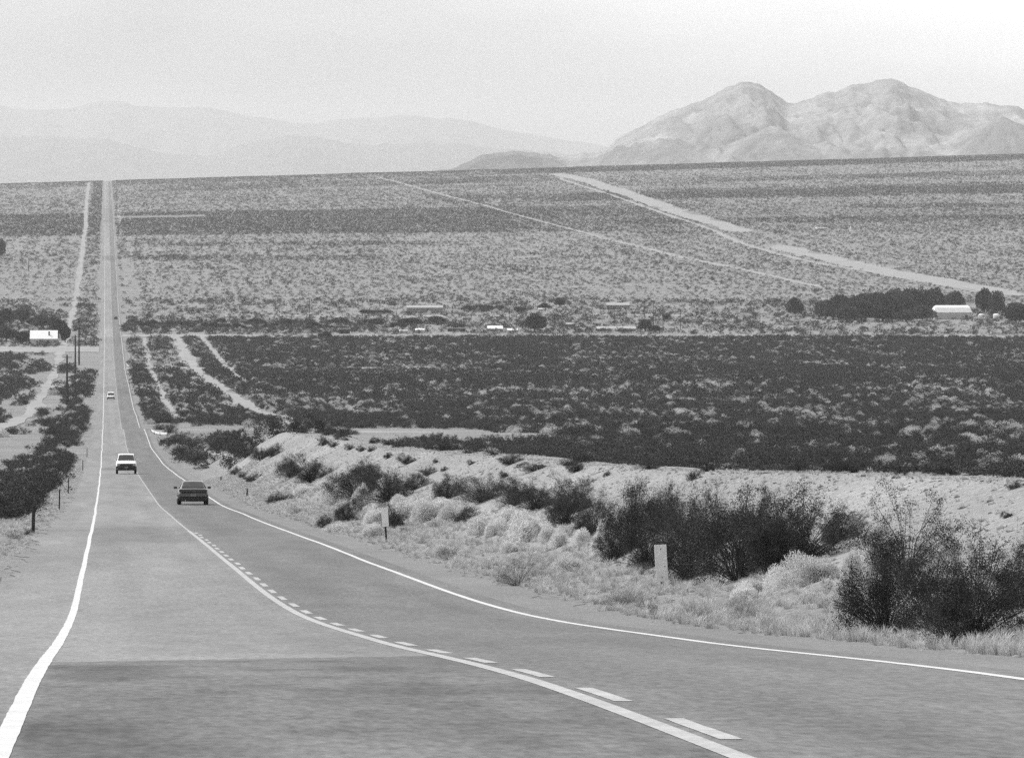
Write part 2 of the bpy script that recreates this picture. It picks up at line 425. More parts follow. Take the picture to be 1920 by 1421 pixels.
def cross(name, x0, x1, yc, depth, dz=0.10, seed=1, slope=0.0):
    xs = np.arange(x0, x1, 2.5); n = 4
    c = yc + slope * (xs - x0) + (fbm(xs * 0.05, xs * 0, seed, 3) - 0.5) * depth * 0.9
    B = c[:, None] + np.linspace(-0.5, 0.5, n)[None, :] * depth; A = np.repeat(xs[:, None], n, 1)
    Z = ground(A, B) + dz
    V = np.stack([A.ravel(), B.ravel(), Z.ravel()], 1)
    ii = (np.arange(len(xs) - 1)[:, None] * n + np.arange(n - 1)[None, :]).ravel()
    me = mesh_np(name, V, np.stack([ii, ii + n, ii + n + 1, ii + 1], 1), M['track'], True)
    return tag(link(bpy.data.objects.new(name, me)), kind='structure')
def ip(pts):
    out = []
    for x, y in pts:
        h = hit(x, y)
        if h is not None: out.append((h[0], h[1]))
    return out
TR_LEFT = [(-26, 1020), (-19.5, 1150), (-17.6, 1300), (-17.5, 2050), (-16.6, 2700), (-16.5, 3400), (-17, 4500), (-21, 6000), (-21, 6900)]
ribbon('dirt_track', TR_LEFT, 3.4, seed=2)
ribbon('dirt_track', [(15.0, 1120), (15.4, 1500), (15.8, 1900), (16.5, 2300)], 2.2, seed=3)
TR36 = [(40, 1085), (37.5, 1180), (36, 1300), (33.5, 1550), (31.5, 1900), (30, 2350)]
ribbon('dirt_track', TR36, 6.5, seed=4, jag=0.35)
ribbon('dirt_track', [(43, 1600), (43, 1900), (41.5, 2330)], 2.6, seed=5)
ribbon('dirt_track', [(12.5, 4650), (12.5, 5300)], 2.4, seed=7, jag=0.5)
R1 = ip([(1040, 326), (1100, 338), (1180, 365), (1260, 395), (1340, 418), (1395, 436)])
R1b = ip([(1450, 460), (1560, 487), (1680, 513), (1800, 534), (1920, 555)])
R2 = ip([(1050, 334), (1120, 358), (1200, 386), (1290, 416), (1340, 434), (1400, 460), (1500, 488), (1640, 512), (1760, 534), (1850, 552)])
R3 = ip([(700, 331), (760, 346), (850, 371), (950, 399), (1060, 428), (1180, 458), (1300, 487), (1420, 512), (1540, 540)])
ribbon('dirt_road', R1, 24, seed=8, jag=0.22); ribbon('dirt_road', R1b, 24, seed=9, jag=0.22)
ribbon('dirt_track', R2, 6, seed=10, jag=0.5); ribbon('dirt_track', R3, 6.0, seed=11, jag=0.6)
cross('dirt_road', 7.3, 78, 985, 60, seed=12, slope=0.3)
cross('dirt_road', 7.3, 130, 1880, 26, seed=13, slope=0.1)
cross('dirt_road', 7.3, 520, 2330, 45, seed=14, slope=-0.02)
cross('dirt_road', -60, -0.95, 2110, 70, seed=15)
cross('dirt_road', -80, -18, 1065, 60, seed=18)
cross('dirt_road', 60, 330, 2690, 28, seed=17)

# ------------------------------------------------------------------ mountains
def mountain(name, sil, Yc, depth_f, depth_b, base, m, seed, rough, extra=None, step=14, label=None):
    s = F / Yc
    sx = np.array([(x - VX) / s for x, y in sil]); sz = np.array([(VY - y) / s for x, y in sil])
    xs = np.arange(sx[0], sx[-1], step); ys = np.arange(Yc - depth_f, Yc + depth_b, step * 1.6)
    X, Y = np.meshgrid(xs, ys)
    Xp = X * Yc / Y
    warp = (fbm(X / 160, Y / 260, seed, 6) - 0.5) * 220 * np.clip(np.abs(Y - Yc) / depth_f * 2, 0, 1)
    H = np.interp((Xp + warp), sx, sz) - base + (fbm(Xp / 22, Y * 0 + 3, seed + 1, 4) - 0.5) * 12 if F / Yc > 0.6 else np.interp((Xp + warp), sx, sz) - base + (fbm(Xp / 420, Y * 0 + 3, seed + 1, 5) - 0.5) * 110
    p = np.where(Y < Yc, 1 - (Yc - Y) / depth_f, 1 - (Y - Yc) / depth_b)
    p = np.clip(p, 0, 1)
    rid = 1 - np.abs(2 * fbm(X / 120, Y / 330, seed + 3, 6) - 1) * 2.4 + 0.5 * (fbm(X / 28, Y / 60, seed + 4, 4) - 0.5)
    prof = 0.55 * p + 0.45 * p ** 2
    rid2 = 1 - np.abs(2 * fbm(X / 45 + 0.4 * warp / 45, Y / 900, seed + 6, 5) - 1) * 2.6
    Z = base + H * prof + 0.20 * rid2 * H * (p * (1 - p)) + rough * rid * H * (p * (1 - p)) * 1.6
    if extra is not None: Z = extra(X, Y, Z)
    V = np.stack([X.ravel(), Y.ravel(), Z.ravel()], 1); n = len(xs)
    ii = (np.arange(len(ys) - 1)[:, None] * n + np.arange(n - 1)[None, :]).ravel()
    me = mesh_np(name, V, np.stack([ii, ii + 1, ii + n + 1, ii + n], 1), m, True)
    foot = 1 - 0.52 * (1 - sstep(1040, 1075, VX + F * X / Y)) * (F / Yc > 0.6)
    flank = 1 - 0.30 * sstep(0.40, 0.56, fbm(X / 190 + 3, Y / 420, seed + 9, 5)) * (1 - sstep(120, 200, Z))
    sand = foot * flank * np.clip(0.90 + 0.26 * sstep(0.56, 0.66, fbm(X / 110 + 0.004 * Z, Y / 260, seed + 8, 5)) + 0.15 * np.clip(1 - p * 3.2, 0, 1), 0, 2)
    if extra is not None: sand = np.where(Z > V[:, 2].reshape(Z.shape) + 1e9, sand, sand)
    a = me.attributes.new('tone', 'FLOAT', 'POINT'); a.data.foreach_set('value', sand.ravel())
    return tag(link(bpy.data.objects.new(name, me)), kind='structure')
SIL = [(760, 335), (800, 324), (850, 316), (875, 305), (900, 293), (925, 287), (955, 284), (990, 286), (1020, 287), (1035, 291), (1050, 295), (1065, 291), (1085, 289),
       (1120, 282), (1150, 268), (1170, 252), (1200, 240), (1230, 223), (1270, 205), (1320, 188), (1360, 165), (1385, 154), (1400, 153), (1420, 156), (1440, 166),
       (1465, 183), (1478, 194), (1490, 195), (1510, 187), (1530, 178), (1570, 170), (1600, 158), (1640, 152), (1670, 146), (1690, 153), (1720, 168), (1760, 183),
       (1800, 194), (1830, 196), (1850, 192), (1870, 196), (1900, 198), (1920, 204), (2000, 222), (2120, 250), (2300, 290), (2500, 330)]
def cones(X, Y, Z):
    for px, py, Yc, rad, k in ((1448, 232, 12700, 310, 1.0), (1270, 256, 12900, 260, .9), (1880, 215, 12900, 330, .9)):
        cx = (px - VX) / F * Yc; cz = (VY - py) / F * Yc
        th = np.arctan2((Y - Yc) * 0.5, X - cx); gul = np.abs(2 * fbm(th * 4.5 + px, X * 0.004, 71, 4) - 1)
        r = np.hypot(X - cx, (Y - Yc) * 0.5) * (0.94 + 0.26 * gul) + (fbm(X / 60, Y / 110, 77, 5) - 0.5) * 34
        c = cz - (cz + 10) * np.clip(np.abs(r) / rad, 0, 3) ** 0.9 * k
        Z = np.maximum(Z, c)
    return Z
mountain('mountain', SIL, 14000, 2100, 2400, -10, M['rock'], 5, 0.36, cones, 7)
FAR1 = [(-900, 300), (-500, 250), (-250, 225), (0, 205), (100, 207), (180, 198), (240, 193), (310, 196), (370, 203), (420, 215), (480, 221), (560, 231), (620, 234), (680, 226), (780, 216),
        (850, 222), (930, 240), (1000, 258), (1100, 275), (1300, 290), (1700, 320), (2400, 330)]
FAR2 = [(-900, 310), (-400, 270), (0, 262), (100, 252), (200, 262), (300, 285), (400, 290), (470, 272), (530, 258), (600, 254), (660, 266), (750, 274), (850, 270), (950, 285), (1100, 300), (1400, 325)]
mountain('mountain', FAR1, 39000, 4600, 3500, -40, M['farrock'], 15, 0.35, None, 80)
mountain('mountain', FAR2, 30000, 4000, 3500, -40, M['farrock'], 25, 0.35, None, 64)

# ------------------------------------------------------------------ plants: unit meshes (height 1, half-width about 0.6)
def leaves(P, N, size, asp, rg):
    """quads at P, long axis roughly N"""
    n = len(P); a = N + rg.normal(0, 0.35, (n, 3)); a /= np.linalg.norm(a, axis=1)[:, None] + 1e-9
    b = np.cross(a, rg.normal(0, 1, (n, 3))); b /= np.linalg.norm(b, axis=1)[:, None] + 1e-9
    L = (size * rg.uniform(0.6, 1.4, n))[:, None]; W = L * asp
    q = np.stack([P - b * W * 0.3, P + a * L * 0.5 - b * W * 0.5, P + a * L, P + a * L * 0.5 + b * W * 0.5], 1)
    return q.reshape(-1, 3), np.arange(4 * n).reshape(-1, 4)
def unit_fit(P, width, extra=()):
    """scale a plant so its leaves fill height 1 and the given full width"""
    h = np.quantile(P[:, 2], 0.992); w = (np.quantile(P[:, 0], 0.99) - np.quantile(P[:, 0], 0.01) + np.quantile(P[:, 1], 0.99) - np.quantile(P[:, 1], 0.01)) / 2
    k = np.array([width / w, width / w, 1 / h])
    return P * k, k
def creosote_np(ncl, nleaf, size, seed, wisp=0.0, width=0.62, nt=9):
    """irregular desert shrub: leafy clumps of unequal size carried on branches, feathery twigs at their tops"""
    rg = np.random.default_rng(seed); ph = rg.uniform(0, 6.28, 3)
    az = rg.uniform(0, 2 * math.pi, ncl); el = np.arcsin(rg.uniform(0.05, 1.0, ncl))
    lobe = 1 + 0.22 * np.sin(az + ph[0]) + 0.16 * np.sin(az * 2 + ph[1]) + 0.10 * np.sin(az * 5 + ph[2])
    rad = rg.uniform(0.35, 0.92, ncl) ** (0.7 - 0.3 * wisp) * lobe
    C = np.stack([np.cos(az) * np.cos(el) * rad * 0.60, np.sin(az) * np.cos(el) * rad * 0.60, 0.06 + np.sin(el) * rad * 0.80], 1)
    cr = rg.uniform(0.10, 0.20, ncl) * (1 - 0.35 * wisp)
    out = C - np.array([0, 0, 0.15]); out /= np.linalg.norm(out, axis=1)[:, None] + 1e-9
    ntw = ncl * nt; tk = np.repeat(np.arange(ncl), nt)
    tdir = out[tk] * 0.55 + rg.normal(0, 0.55, (ntw, 3)) + np.array([0, 0, 0.45]); tdir /= np.linalg.norm(tdir, axis=1)[:, None]
    tln = rg.uniform(0.5, 1.5, ntw) * cr[tk]; tb = C[tk] + rg.normal(0, 0.35, (ntw, 3)) * cr[tk][:, None]
    nfill = int(nleaf * 0.14); n1 = nleaf - nfill
    q = rg.integers(0, ntw, n1); w = rg.uniform(0, 1, n1)
    P = tb[q] + tdir[q] * (w * tln[q])[:, None] + rg.normal(0, 1, (n1, 3)) * (0.030 * (1.35 - w))[:, None]
    Nn = tdir[q] + rg.normal(0, 0.5, (n1, 3))
    d = rg.normal(0, 1, (nfill, 3)); d[:, 2] = np.abs(d[:, 2]); d /= np.linalg.norm(d, axis=1)[:, None]
    Pf = d * (rg.uniform(0.1, 1, nfill) ** 0.5)[:, None] * np.array([0.46, 0.46, 0.40]); Nf = d + rg.normal(0, 0.5, (nfill, 3))
    P = np.concatenate([P, Pf]); Nn = np.concatenate([Nn, Nf]); Nn /= np.linalg.norm(Nn, axis=1)[:, None]
    P[:, :2] *= width / 0.62; P[:, 2] = np.where(P[:, 2] < 0, -P[:, 2] * 0.5, P[:, 2])
    P, kf = unit_fit(P, 1.25 * width / 0.66)
    V, Q = leaves(P, Nn, size, 0.5, rg)
    stems = []
    for i in range(ncl):
        c = C[i] * np.array([width / 0.62, width / 0.62, 1]); m = c * np.array([0.35, 0.35, 0.5]) + rg.normal(0, 0.03, 3)
        b = np.array([math.cos(az[i]), math.sin(az[i]), 0]) * 0.06; e = c + out[i] * cr[i] * 1.1
        stems.append([Vector(v * kf) for v in (b, m, c, e)])
    return V, Q, stems
def with_stems(V, Q, stems, r):
    mb = MB()
    for p in stems:
        for i in range(3): mb.tube(p[i], p[i + 1], r * (1 - 0.28 * i), r * (1 - 0.28 * (i + 1)), 4)
    return mb
def dome_np(n, size, seed, lumps=7, flat=0.85):
    rg = np.random.default_rng(seed)
    c = [(rg.uniform(-0.32, 0.32), rg.uniform(-0.32, 0.32), rg.uniform(0.0, 0.15), rg.uniform(0.28, 0.42)) for _ in range(lumps)]
    P = []; N = []
    per = n // lumps
    for x, y, z, r in c:
        d = rg.normal(0, 1, (per, 3)); d[:, 2] = np.abs(d[:, 2]) * 1.1; d /= np.linalg.norm(d, axis=1)[:, None]
        rr = r * rg.uniform(0.55, 1.05, per) ** 0.5
        hgt = 1.0 - 0.9 * math.hypot(x, y)
        p = d * rr[:, None]; p[:, 2] = p[:, 2] / 0.42 * hgt * flat
        P.append(p + np.array([x, y, 0])); N.append(d + np.array([0, 0, 0.5]))
    P = np.concatenate(P); N = np.concatenate(N); N /= np.linalg.norm(N, axis=1)[:, None]
    P, kf = unit_fit(P, 1.2)
    V, Q = leaves(P - N * size * 0.4, N, size, 0.28, rg)
    return V, Q
def tuft_np(n, seed, spread=0.5):
    rg = np.random.default_rng(seed); V = []; T = []
    az = rg.uniform(0, 2 * math.pi, n); r0 = rg.uniform(0, 0.25, n); ln = rg.uniform(0.4, 1.0, n); le = rg.uniform(0.05, spread, n); w = 0.018
    for i in range(n):
        c, s = math.cos(az[i]), math.sin(az[i]); b = np.array([c * r0[i], s * r0[i], 0]); o = np.array([c, s, 0]); sd = np.array([-s, c, 0])
        m1 = b + o * le[i] * 0.35 * ln[i] + np.array([0, 0, ln[i] * 0.6]); t = b + o * le[i] * ln[i] + np.array([0, 0, ln[i]])
        k = len(V); V += [b - sd * w, b + sd * w, m1 + sd * w * 0.8, m1 - sd * w * 0.8, t]; T += [(k, k + 1, k + 2, k + 3), (k + 3, k + 2, k + 4)]
    return V, T
CREO_HI = []; CREO_MID = []; CREO_LO = []; RAB_HI = []; RAB_MID = []; SALT = []
for i in range(5):
    V, Q, st = creosote_np(60, 42000, 0.0165, 100 + i, width=0.66, nt=13)
    CREO_HI.append((mesh_np('creosote_foliage', V, Q, M['dark_leaf']), with_stems(V, Q, st, 0.010)))
for i in range(2):
    V, Q, st = creosote_np(60, 16000, 0.017, 120 + i, wisp=0.9, width=0.66, nt=9)
    CREO_HI.append((mesh_np('creosote_foliage_open', V, Q, M['dark_leaf']), with_stems(V, Q, st, 0.0055)))
for i in range(5):
    V, Q, st = creosote_np(26, 2200, 0.062, 140 + i, width=0.70, nt=6); CREO_MID.append(mesh_np('creosote_mid', V, Q, M['dark_leaf']))
for i in range(5):
    V, Q, st = creosote_np(12, 170, 0.19, 160 + i, width=0.72, nt=3); CREO_LO.append(mesh_np('creosote_low', V, Q, M['dark_leaf']))
for i in range(4):
    V, Q = dome_np(9000, 0.075, 180 + i); RAB_HI.append(mesh_np('rabbitbrush_foliage', V, Q, M['light_leaf']))
for i in range(3):
    V, Q = dome_np(3600, 0.075, 190 + i); RAB_MID.append(mesh_np('rabbitbrush_mid', V, Q, M['pale_scrub']))
for i in range(3):
    V, Q, st = creosote_np(50, 8000, 0.020, 200 + i, width=0.70, nt=9); SALT.append((mesh_np('saltbush_foliage', V, Q, M['grey_leaf']), with_stems(V, Q, st, 0.006)))
for L in (CREO_HI, SALT):
    for i in range(len(L)):
        me, mb = L[i]; L[i] = (me, mesh_np('stem_mesh', mb.v, mb.f, M['twig']))
TUFT = []
for i in range(4):
    V, T = tuft_np(46, 220 + i, 0.7); TUFT.append(mesh_np('grass_tuft', V, T, M['straw']))

def plant(kind, loc, w, h, label, group=None, var=None, rz=None):
    """kind: creosote / rabbitbrush / saltbush; w, h in metres"""
    rz = random.uniform(0, 6.28) if rz is None else rz
    sc = (w / 1.25, w / 1.25, h)
    cfg = {'creosote': ('creosote_bush', 'bush', CREO_HI), 'saltbush': ('saltbush', 'bush', SALT)}
    if kind == 'rabbitbrush':
        me = RAB_HI[(var if var is not None else random.randrange(4)) % 4]
        o = bpy.data.objects.new('rabbitbrush', me); o.location = loc; o.scale = (w / 1.2, w / 1.2, h / 0.95); o.rotation_euler = (0, 0, rz); link(o)
        return tag(o, label, 'bush', group)
    nm, cat, L = cfg[kind]
    v = (var if var is not None else random.randrange(5 if kind == 'creosote' else 3)) % len(L)
    root = empty(nm, loc, rz)
    for nmp, me in (('foliage', L[v][0]), ('stems', L[v][1])):
        c = bpy.data.objects.new(nmp, me); c.scale = sc; link(c, root)
    return tag(root, label, cat, group)

taken = []
def place(kind, x, yb, wpx, hpx, label, group=None, var=None):
    h = hit(x, yb)
    if h is None: return
    X, Y, z, s = h
    taken.append((X, Y))
    return plant(kind, (X, Y, z - 0.04), wpx / s, hpx / s, label, group, var)
VG = 'bushes along the right verge'
CR = [(1655, 1190, 190, 190, 'big dark creosote bush at the right verge, left of the pair nearest the camera', 0),
      (1825, 1206, 215, 205, 'largest dark creosote bush near the right edge of the picture', 1),
      (1748, 1188, 170, 165, 'dark creosote filling the space between the two biggest verge bushes', 3),
      (1925, 1150, 150, 160, 'dark creosote bush cut off by the right edge of the picture', 2),
      (1700, 1070, 200, 165, 'wispy open creosote bush standing behind the biggest bush', 5),
      (1385, 1085, 230, 175, 'broad dark creosote bush right of the nearest marker paddle', 3),
      (1300, 1050, 140, 115, 'dark creosote bush directly behind the nearest marker paddle', 4),
      (1500, 1060, 170, 140, 'dark bush between the broad bush and the wispy one', 1),
      (1575, 1015, 90, 65, 'small dark bush on the bank foot left of the wispy bush', 2),
      (1185, 1030, 130, 128, 'upright dark creosote left of the nearest marker paddle', 0),
      (1110, 1005, 90, 80, 'medium dark bush between rabbitbrush domes left of the nearest paddle', 2),
      (1060, 985, 90, 70, 'dark bush behind the widest rabbitbrush dome', 3),
      (1235, 1000, 100, 95, 'dark creosote half hidden behind the bush by the nearest paddle', 4),
      (1005, 955, 110, 58, 'low dark bush at the foot of the gravel bank, mid verge', 1),
      (905, 940, 100, 52, 'rounded dark creosote right of the farther marker paddle', 2),
      (730, 942, 110, 68, 'dark bush directly behind the farther marker paddle', 3),
      (670, 935, 110, 58, 'dark bush up the verge left of the farther paddle', 0),
      (585, 905, 90, 55, 'dark bush standing at the left end of the verge thicket', 4),
      (545, 895, 60, 42, 'leftmost dark bush of the verge thicket', 1),
      (777, 918, 55, 36, 'small dark bush at the bank right of the farther paddle', 2),
      (872, 980, 58, 34, 'small very dark bush among the pale domes', 1),
      (650, 978, 60, 42, 'low dark bush nearest the asphalt before the farther paddle', 3),
      (610, 990, 34, 28, 'little dark bush touching the shoulder before the farther paddle', 0),
      (1212, 1066, 90, 105, 'dark creosote touching the left edge of the nearest marker paddle', 2),
      (1290, 1088, 130, 125, 'dark creosote just right of the nearest marker paddle, nearer than its neighbours', 0),
      (1455, 1075, 130, 120, 'dark bush filling the gap right of the broad bush on the verge', 3),
      (1150, 1050, 60, 60, 'small dark bush behind the tall pale dome left of the nearest paddle', 1),
      (840, 935, 70, 46, 'dark low bush on the bank foot, left of the rounded bush', 4),
      (960, 950, 80, 60, 'dark bush linking the two rounded bushes at mid verge', 0),
      (1075, 960, 90, 72, 'dark bush rising behind the wide dome, against the bank', 2),
      (1350, 1020, 120, 110, 'dark bush at the back of the thicket, right of the nearest paddle', 1),
      (1440, 1040, 110, 125, 'tallest dark bush at the back of the thicket against the bank', 4),
      (690, 905, 80, 48, 'dark bush high on the slope behind the farther paddle', 1),
      (740, 990, 55, 45, 'dark bush just right of the post of the farther paddle', 4)]
for x, y, w, h, lb, v in CR: place('creosote', x, y, w, h, lb, VG, v)
SMALL = [(606, 835, 24, 18), (627, 838, 24, 14), (657, 843, 20, 12), (678, 847, 20, 13), (696, 846, 18, 11), (728, 859, 20, 12), (764, 870, 35, 22), (804, 890, 28, 19), (818, 868, 14, 10),
         (833, 883, 16, 10), (884, 871, 15, 12), (946, 895, 20, 16), (1003, 882, 62, 20), (1137, 893, 18, 14), (1300, 900, 30, 22), (1905, 915, 40, 18), (1890, 970, 24, 18),
         (300, 806, 22, 13), (318, 812, 26, 22), (338, 828, 32, 20), (408, 843, 40, 30), (436, 850, 44, 26), (462, 858, 50, 30), (490, 862, 46, 28), (510, 856, 40, 26), (383, 862, 26, 15), (374, 860, 16, 10),
         (441, 890, 28, 17), (456, 896, 24, 14), (475, 903, 36, 18), (512, 945, 30, 25), (535, 940, 30, 17), (620, 812, 50, 16), (655, 815, 40, 13)]
for k_ in range(26):
    Yk = 115 + 355 * (k_ / 26) ** 1.4 + random.uniform(-6, 6); Xk = XB + random.uniform(-0.6, 2.0); hk = random.uniform(0.2, 0.55)
    plant('creosote', (Xk, Yk, float(ground(Xk, Yk)) - 0.03), hk * random.uniform(1.2, 2.4), hk, 'small dark creosote bush on the crest line of the gravel bank', 'small bushes along the bank crest')
for x, y, w, h in SMALL: place('creosote', x, y, w, h, 'small dark creosote bush dotted over the pale slope beside the road', 'small bushes on the pale slope')
RB = [(625, 945, 62, 36), (677, 950, 44, 44), (641, 997, 62, 22), (700, 985, 50, 40), (760, 972, 70, 44), (800, 976, 80, 48), (838, 978, 60, 48), (751, 945, 50, 24), (905, 1002, 62, 42), (880, 960, 50, 20),
      (935, 1000, 46, 36), (985, 1016, 80, 60), (1030, 1014, 50, 44), (1046, 1026, 42, 42), (1133, 1042, 58, 58), (1142, 1000, 58, 44), (1505, 1100, 110, 72), (1460, 1104, 70, 50), (1598, 1088, 44, 64), (1545, 1085, 60, 50),
      (960, 975, 60, 30), (1090, 1020, 40, 36), (570, 925, 50, 20), (1640, 1010, 50, 40), (830, 950, 60, 22), (1160, 1020, 50, 40), (1420, 1110, 60, 30), (1640, 1080, 50, 60)]
for i, (x, y, w, h) in enumerate(RB):
    place('rabbitbrush', x, y, w * (0.70 + 0.25 * random.random()), h * (0.72 + 0.2 * random.random()), 'pale rounded rabbitbrush dome among the dark bushes of the right verge', 'pale rabbitbrush domes on the right verge')
SB = [(970, 1098, 84, 66, 'lone grey wiry bush at the shoulder between the two marker paddles'),
      (1215, 1152, 80, 44, 'low grey bush at the shoulder below the nearest marker paddle'),
      (1312, 1170, 54, 38, 'small grey bush at the asphalt edge right of the nearest paddle'),
      (1395, 1165, 60, 40, 'grey low bush at the asphalt edge below the broad dark bush'),
      (1180, 1130, 60, 30, 'grey bush low in the weeds left below the nearest paddle'),
      (840, 1050, 40, 26, 'little grey bush in the weeds right of the farther paddle'),
      (555, 965, 30, 20, 'little grey bush at the shoulder beyond the farther paddle'),
      (30, 1010, 40, 20, 'low grey weed bush on the left verge in front of the first post')]
for x, y, w, h, lb in SB: place('saltbush', x, y, w, h, lb, 'grey bushes in the verge weeds')
for k_ in range(34):
    Yk = random.uniform(62, 210); Xk = random.uniform(8.9, 12.2); hk = random.uniform(0.18, 0.42)
    plant('saltbush' if k_ % 3 else 'rabbitbrush', (Xk, Yk, float(ground(Xk, Yk)) - 0.03), hk * random.uniform(1.5, 2.4), hk, 'low tangled weed bush growing in the dry grass of the right verge', 'low weed bushes in the right verge grass')
place('creosote', 52, 1003, 18, 15, 'tiny dark bush at the foot of the nearest left verge post')
place('creosote', 52, 968, 10, 16, 'tiny upright dark bush behind the nearest left verge post')

# ------------------------------------------------------------------ scrub scatter over the plain
def proj(X, Y, Z): return VX + F * X / Y, VY - F * Z / Y
def track_free(X, Y):
    ok = np.ones(len(X), bool)
    def rib(pts, w):
        py = np.array([p[1] for p in sorted(pts, key=lambda p: p[1])]); px = np.array([p[0] for p in sorted(pts, key=lambda p: p[1])])
        c = np.interp(Y, py, px); return ~((np.abs(X - c) < w / 2 + 0.4) & (Y > py[0]) & (Y < py[-1]))
    ok &= rib(TR_LEFT, 3.6); ok &= rib([(15.0, 1120), (16.5, 2300)], 2.0); ok &= rib(TR36, 5.0) ; ok &= rib([(43, 1600), (43, 1900), (41.5, 2330)], 3)
    pass
    for r, w in ((R1, 21), (R1b, 21), (R2, 4.5), (R3, 4)): ok &= rib(r, w)
    # bushes just in front of a crossing road would hide it: keep those strips bare
    for x0, x1, y0, y1 in ((7, 76, 835, 1075), (7, 130, 1862, 1895), (7, 520, 2290, 2350), (-60, 0, 2060, 2150), (-80, -18, 1020, 1100), (7, 90, 4760, 4850)):
        ok &= ~((X > x0) & (X < x1) & (Y > y0) & (Y < y1))
    ok &= ~((X > -11.2) & (X < -8.8) & (Y > 1180) & (Y < 1372))
    return ok
_belts = []
for xr_, y1_, y0_, xa, xb2, k in ((1500, 369, 356, 1030, 2600, 2.6), (1650, 335, 327, 1250, 2600, 2.0), (1750, 390, 383, 1550, 2600, 1.8), (1500, 418, 408, 1150, 2100, 1.8), (600, 461, 454, 230, 900, 2.0), (600, 352, 340, 230, 1100, 2.2), (1700, 306, 298, 900, 2600, 2.5)):
    a_, b_ = hit(xr_, y1_), hit(xr_, y0_)
    if a_ is not None and b_ is not None: _belts.append((a_[1], b_[1], xa, xb2, k))
def density(X, Y):
    """bushes per square metre"""
    x, y = VX + F * X / Y, 0
    d = np.zeros(len(X))
    n1 = fbm(X * 0.02, Y * 0.004, 91, 3); n2 = np.where(Y < 2950, 0.12 + 0.82 * fbm(X * 0.10, Y * 0.022, 92, 3), 0.25 + 0.5 * fbm(X * 0.33, Y * 0.010, 93, 2))
    right = X > 26
    # dark field behind the bank
    f = right & (Y < 2310)
    d = np.where(f, 0.075, d)
    d = np.where(f & (Y < 900), 0.060, d)
    d = np.where(f & (Y > 1060) & (Y < 1500), 0.066, d)
    d = np.where(f & (Y > 1600) & (Y < 1880), 0.20, d)
    d = np.where(f & (Y > 1880), 0.12, d)
    # strip between the highway and the field
    g = (X > 8.9) & (X <= 26)
    d = np.where(g & (Y > 1030) & (Y < 2300), 0.030, d)
    d = np.where((X > 9.7) & (X < 13.2) & (Y > 1100) & (Y < 1900), 0.35, d)
    d = np.where((X > 17) & (X < 30) & (Y > 1090) & (Y < 2300), 0.045, d)
    # open pale ground round the start of the bank
    d = np.where((X > 9) & (X < 60) & (Y > 430) & (Y < 960), 0.005, d)
    d = np.where((X > 40) & (Y > 560) & (Y < 960), 0.055, d)
    d = np.where((X > 9) & (X < 40) & (Y > 560) & (Y < 960), 0.012, d)
    # settlement belt
    s = (X > 9) & (Y > 2350) & (Y < 2950)
    d = np.where(s, 0.012, d)
    d = np.where(s & (Y > 2400) & (Y < 2530) & (x < 700), 0.10, d)
    # rising far plain
    p = (Y >= 2950)
    d = np.where(p, 0.024, d)
    d = np.where(p & (Y > 3600), 0.024, d)
    band = p & (Y > 4260) & (Y < 4980)
    wgt = np.clip(1 - (X - 280) / 260, 0.10, 1) * (1 - 0.5 * sstep(4850, 4980, Y))
    d = np.where(band, 0.022 + 0.13 * wgt, d)
    d = np.where(p & (Y > 5000) & (Y < 5350), 0.022, d)
    d = np.where(p & (Y > 5350), 0.018, d)
    d = np.where(p & (X > 330) & (Y > 5150) & (Y < 5600), 0.045, d)
    d = np.where(p & (X > 420) & (Y > 4200) & (Y < 4420), 0.045, d)
    d = np.where(Y > 6600, 0.05, d)
    d = np.where(p & (Y > 3640) & (Y < 3760) & (X < 200), 0.07, d)
    d = np.where((X > 10) & (X < 19) & (Y > 2700) & (Y < 3700), 0.003, d)
    for (ya, yb2, xa, xb2, k) in _belts:
        lo, hi = ya, yb2
        xx = VX + F * X / Y
        d = np.where(p & (X > 0) & (Y > lo) & (Y < hi), d * (1 + k * sstep(xa, xa + 120, xx) * (1 - sstep(xb2 - 120, xb2, xx))), d)
    # left of the road
    l = (X < -4.2)
    d = np.where(l & (Y < 1900) & (X > -15.5), 0.16, d)
    d = np.where(l & (Y < 1020) & (X > -15.5), 0.13, d)
    d = np.where(l & (Y > 830) & (Y < 1130) & (X < -9.5), 0.015, d)
    d = np.where(l & (Y < 2060) & (X <= -19.5) & (Y > 1130), 0.075, d)
    d = np.where(l & (Y > 820) & (Y < 1020) & (X <= -13), 0.012, d)
    d = np.where(l & (Y > 2150) & (Y < 2950), 0.018, d)
    d = np.where(l & (Y > 2950) & (Y < 4200), 0.020, d)
    d = np.where(l & (X > -15) & (X < -6) & (Y > 2150) & (Y < 4200), 0.03, d)
    d = np.where((Y > 4260) & (X > -15) & (X < -3.6), 0.10, d)
    d = np.where((X > 9) & (X < 14) & (Y > 4000), 0.03, d)
    d = np.where(l & (Y < 560) & (X > -24), 0.30, d)
    d = d * np.clip(0.6 + 0.8 * n1, 0.3, 1.6) * np.where(X < -4, np.where(Y < 560, 1.0, 0.0) + np.where(Y < 2100, np.clip(6.0 * (fbm(X * 0.24, Y * 0.008, 96, 3) - 0.40), 0.0, 1.8), np.clip(5.2 * (n2 - 0.30), 0.0, 2.4)), np.clip(5.0 * (n2 - 0.24), 0.0, 2.2))
    road = (X > -4.2) & (X < 8.9)
    nearverge = (Y < 430) & (X < 26) & (X > 0)
    d = np.where(road | nearverge, 0, d)
    d = np.where((X < 0) & (Y < 235), 0, d)
    return d
pts = []
edges = [60, 235, 430, 700, 1000, 1500, 2100, 2700, 3300, 4000, 5000, 6000, 7200]
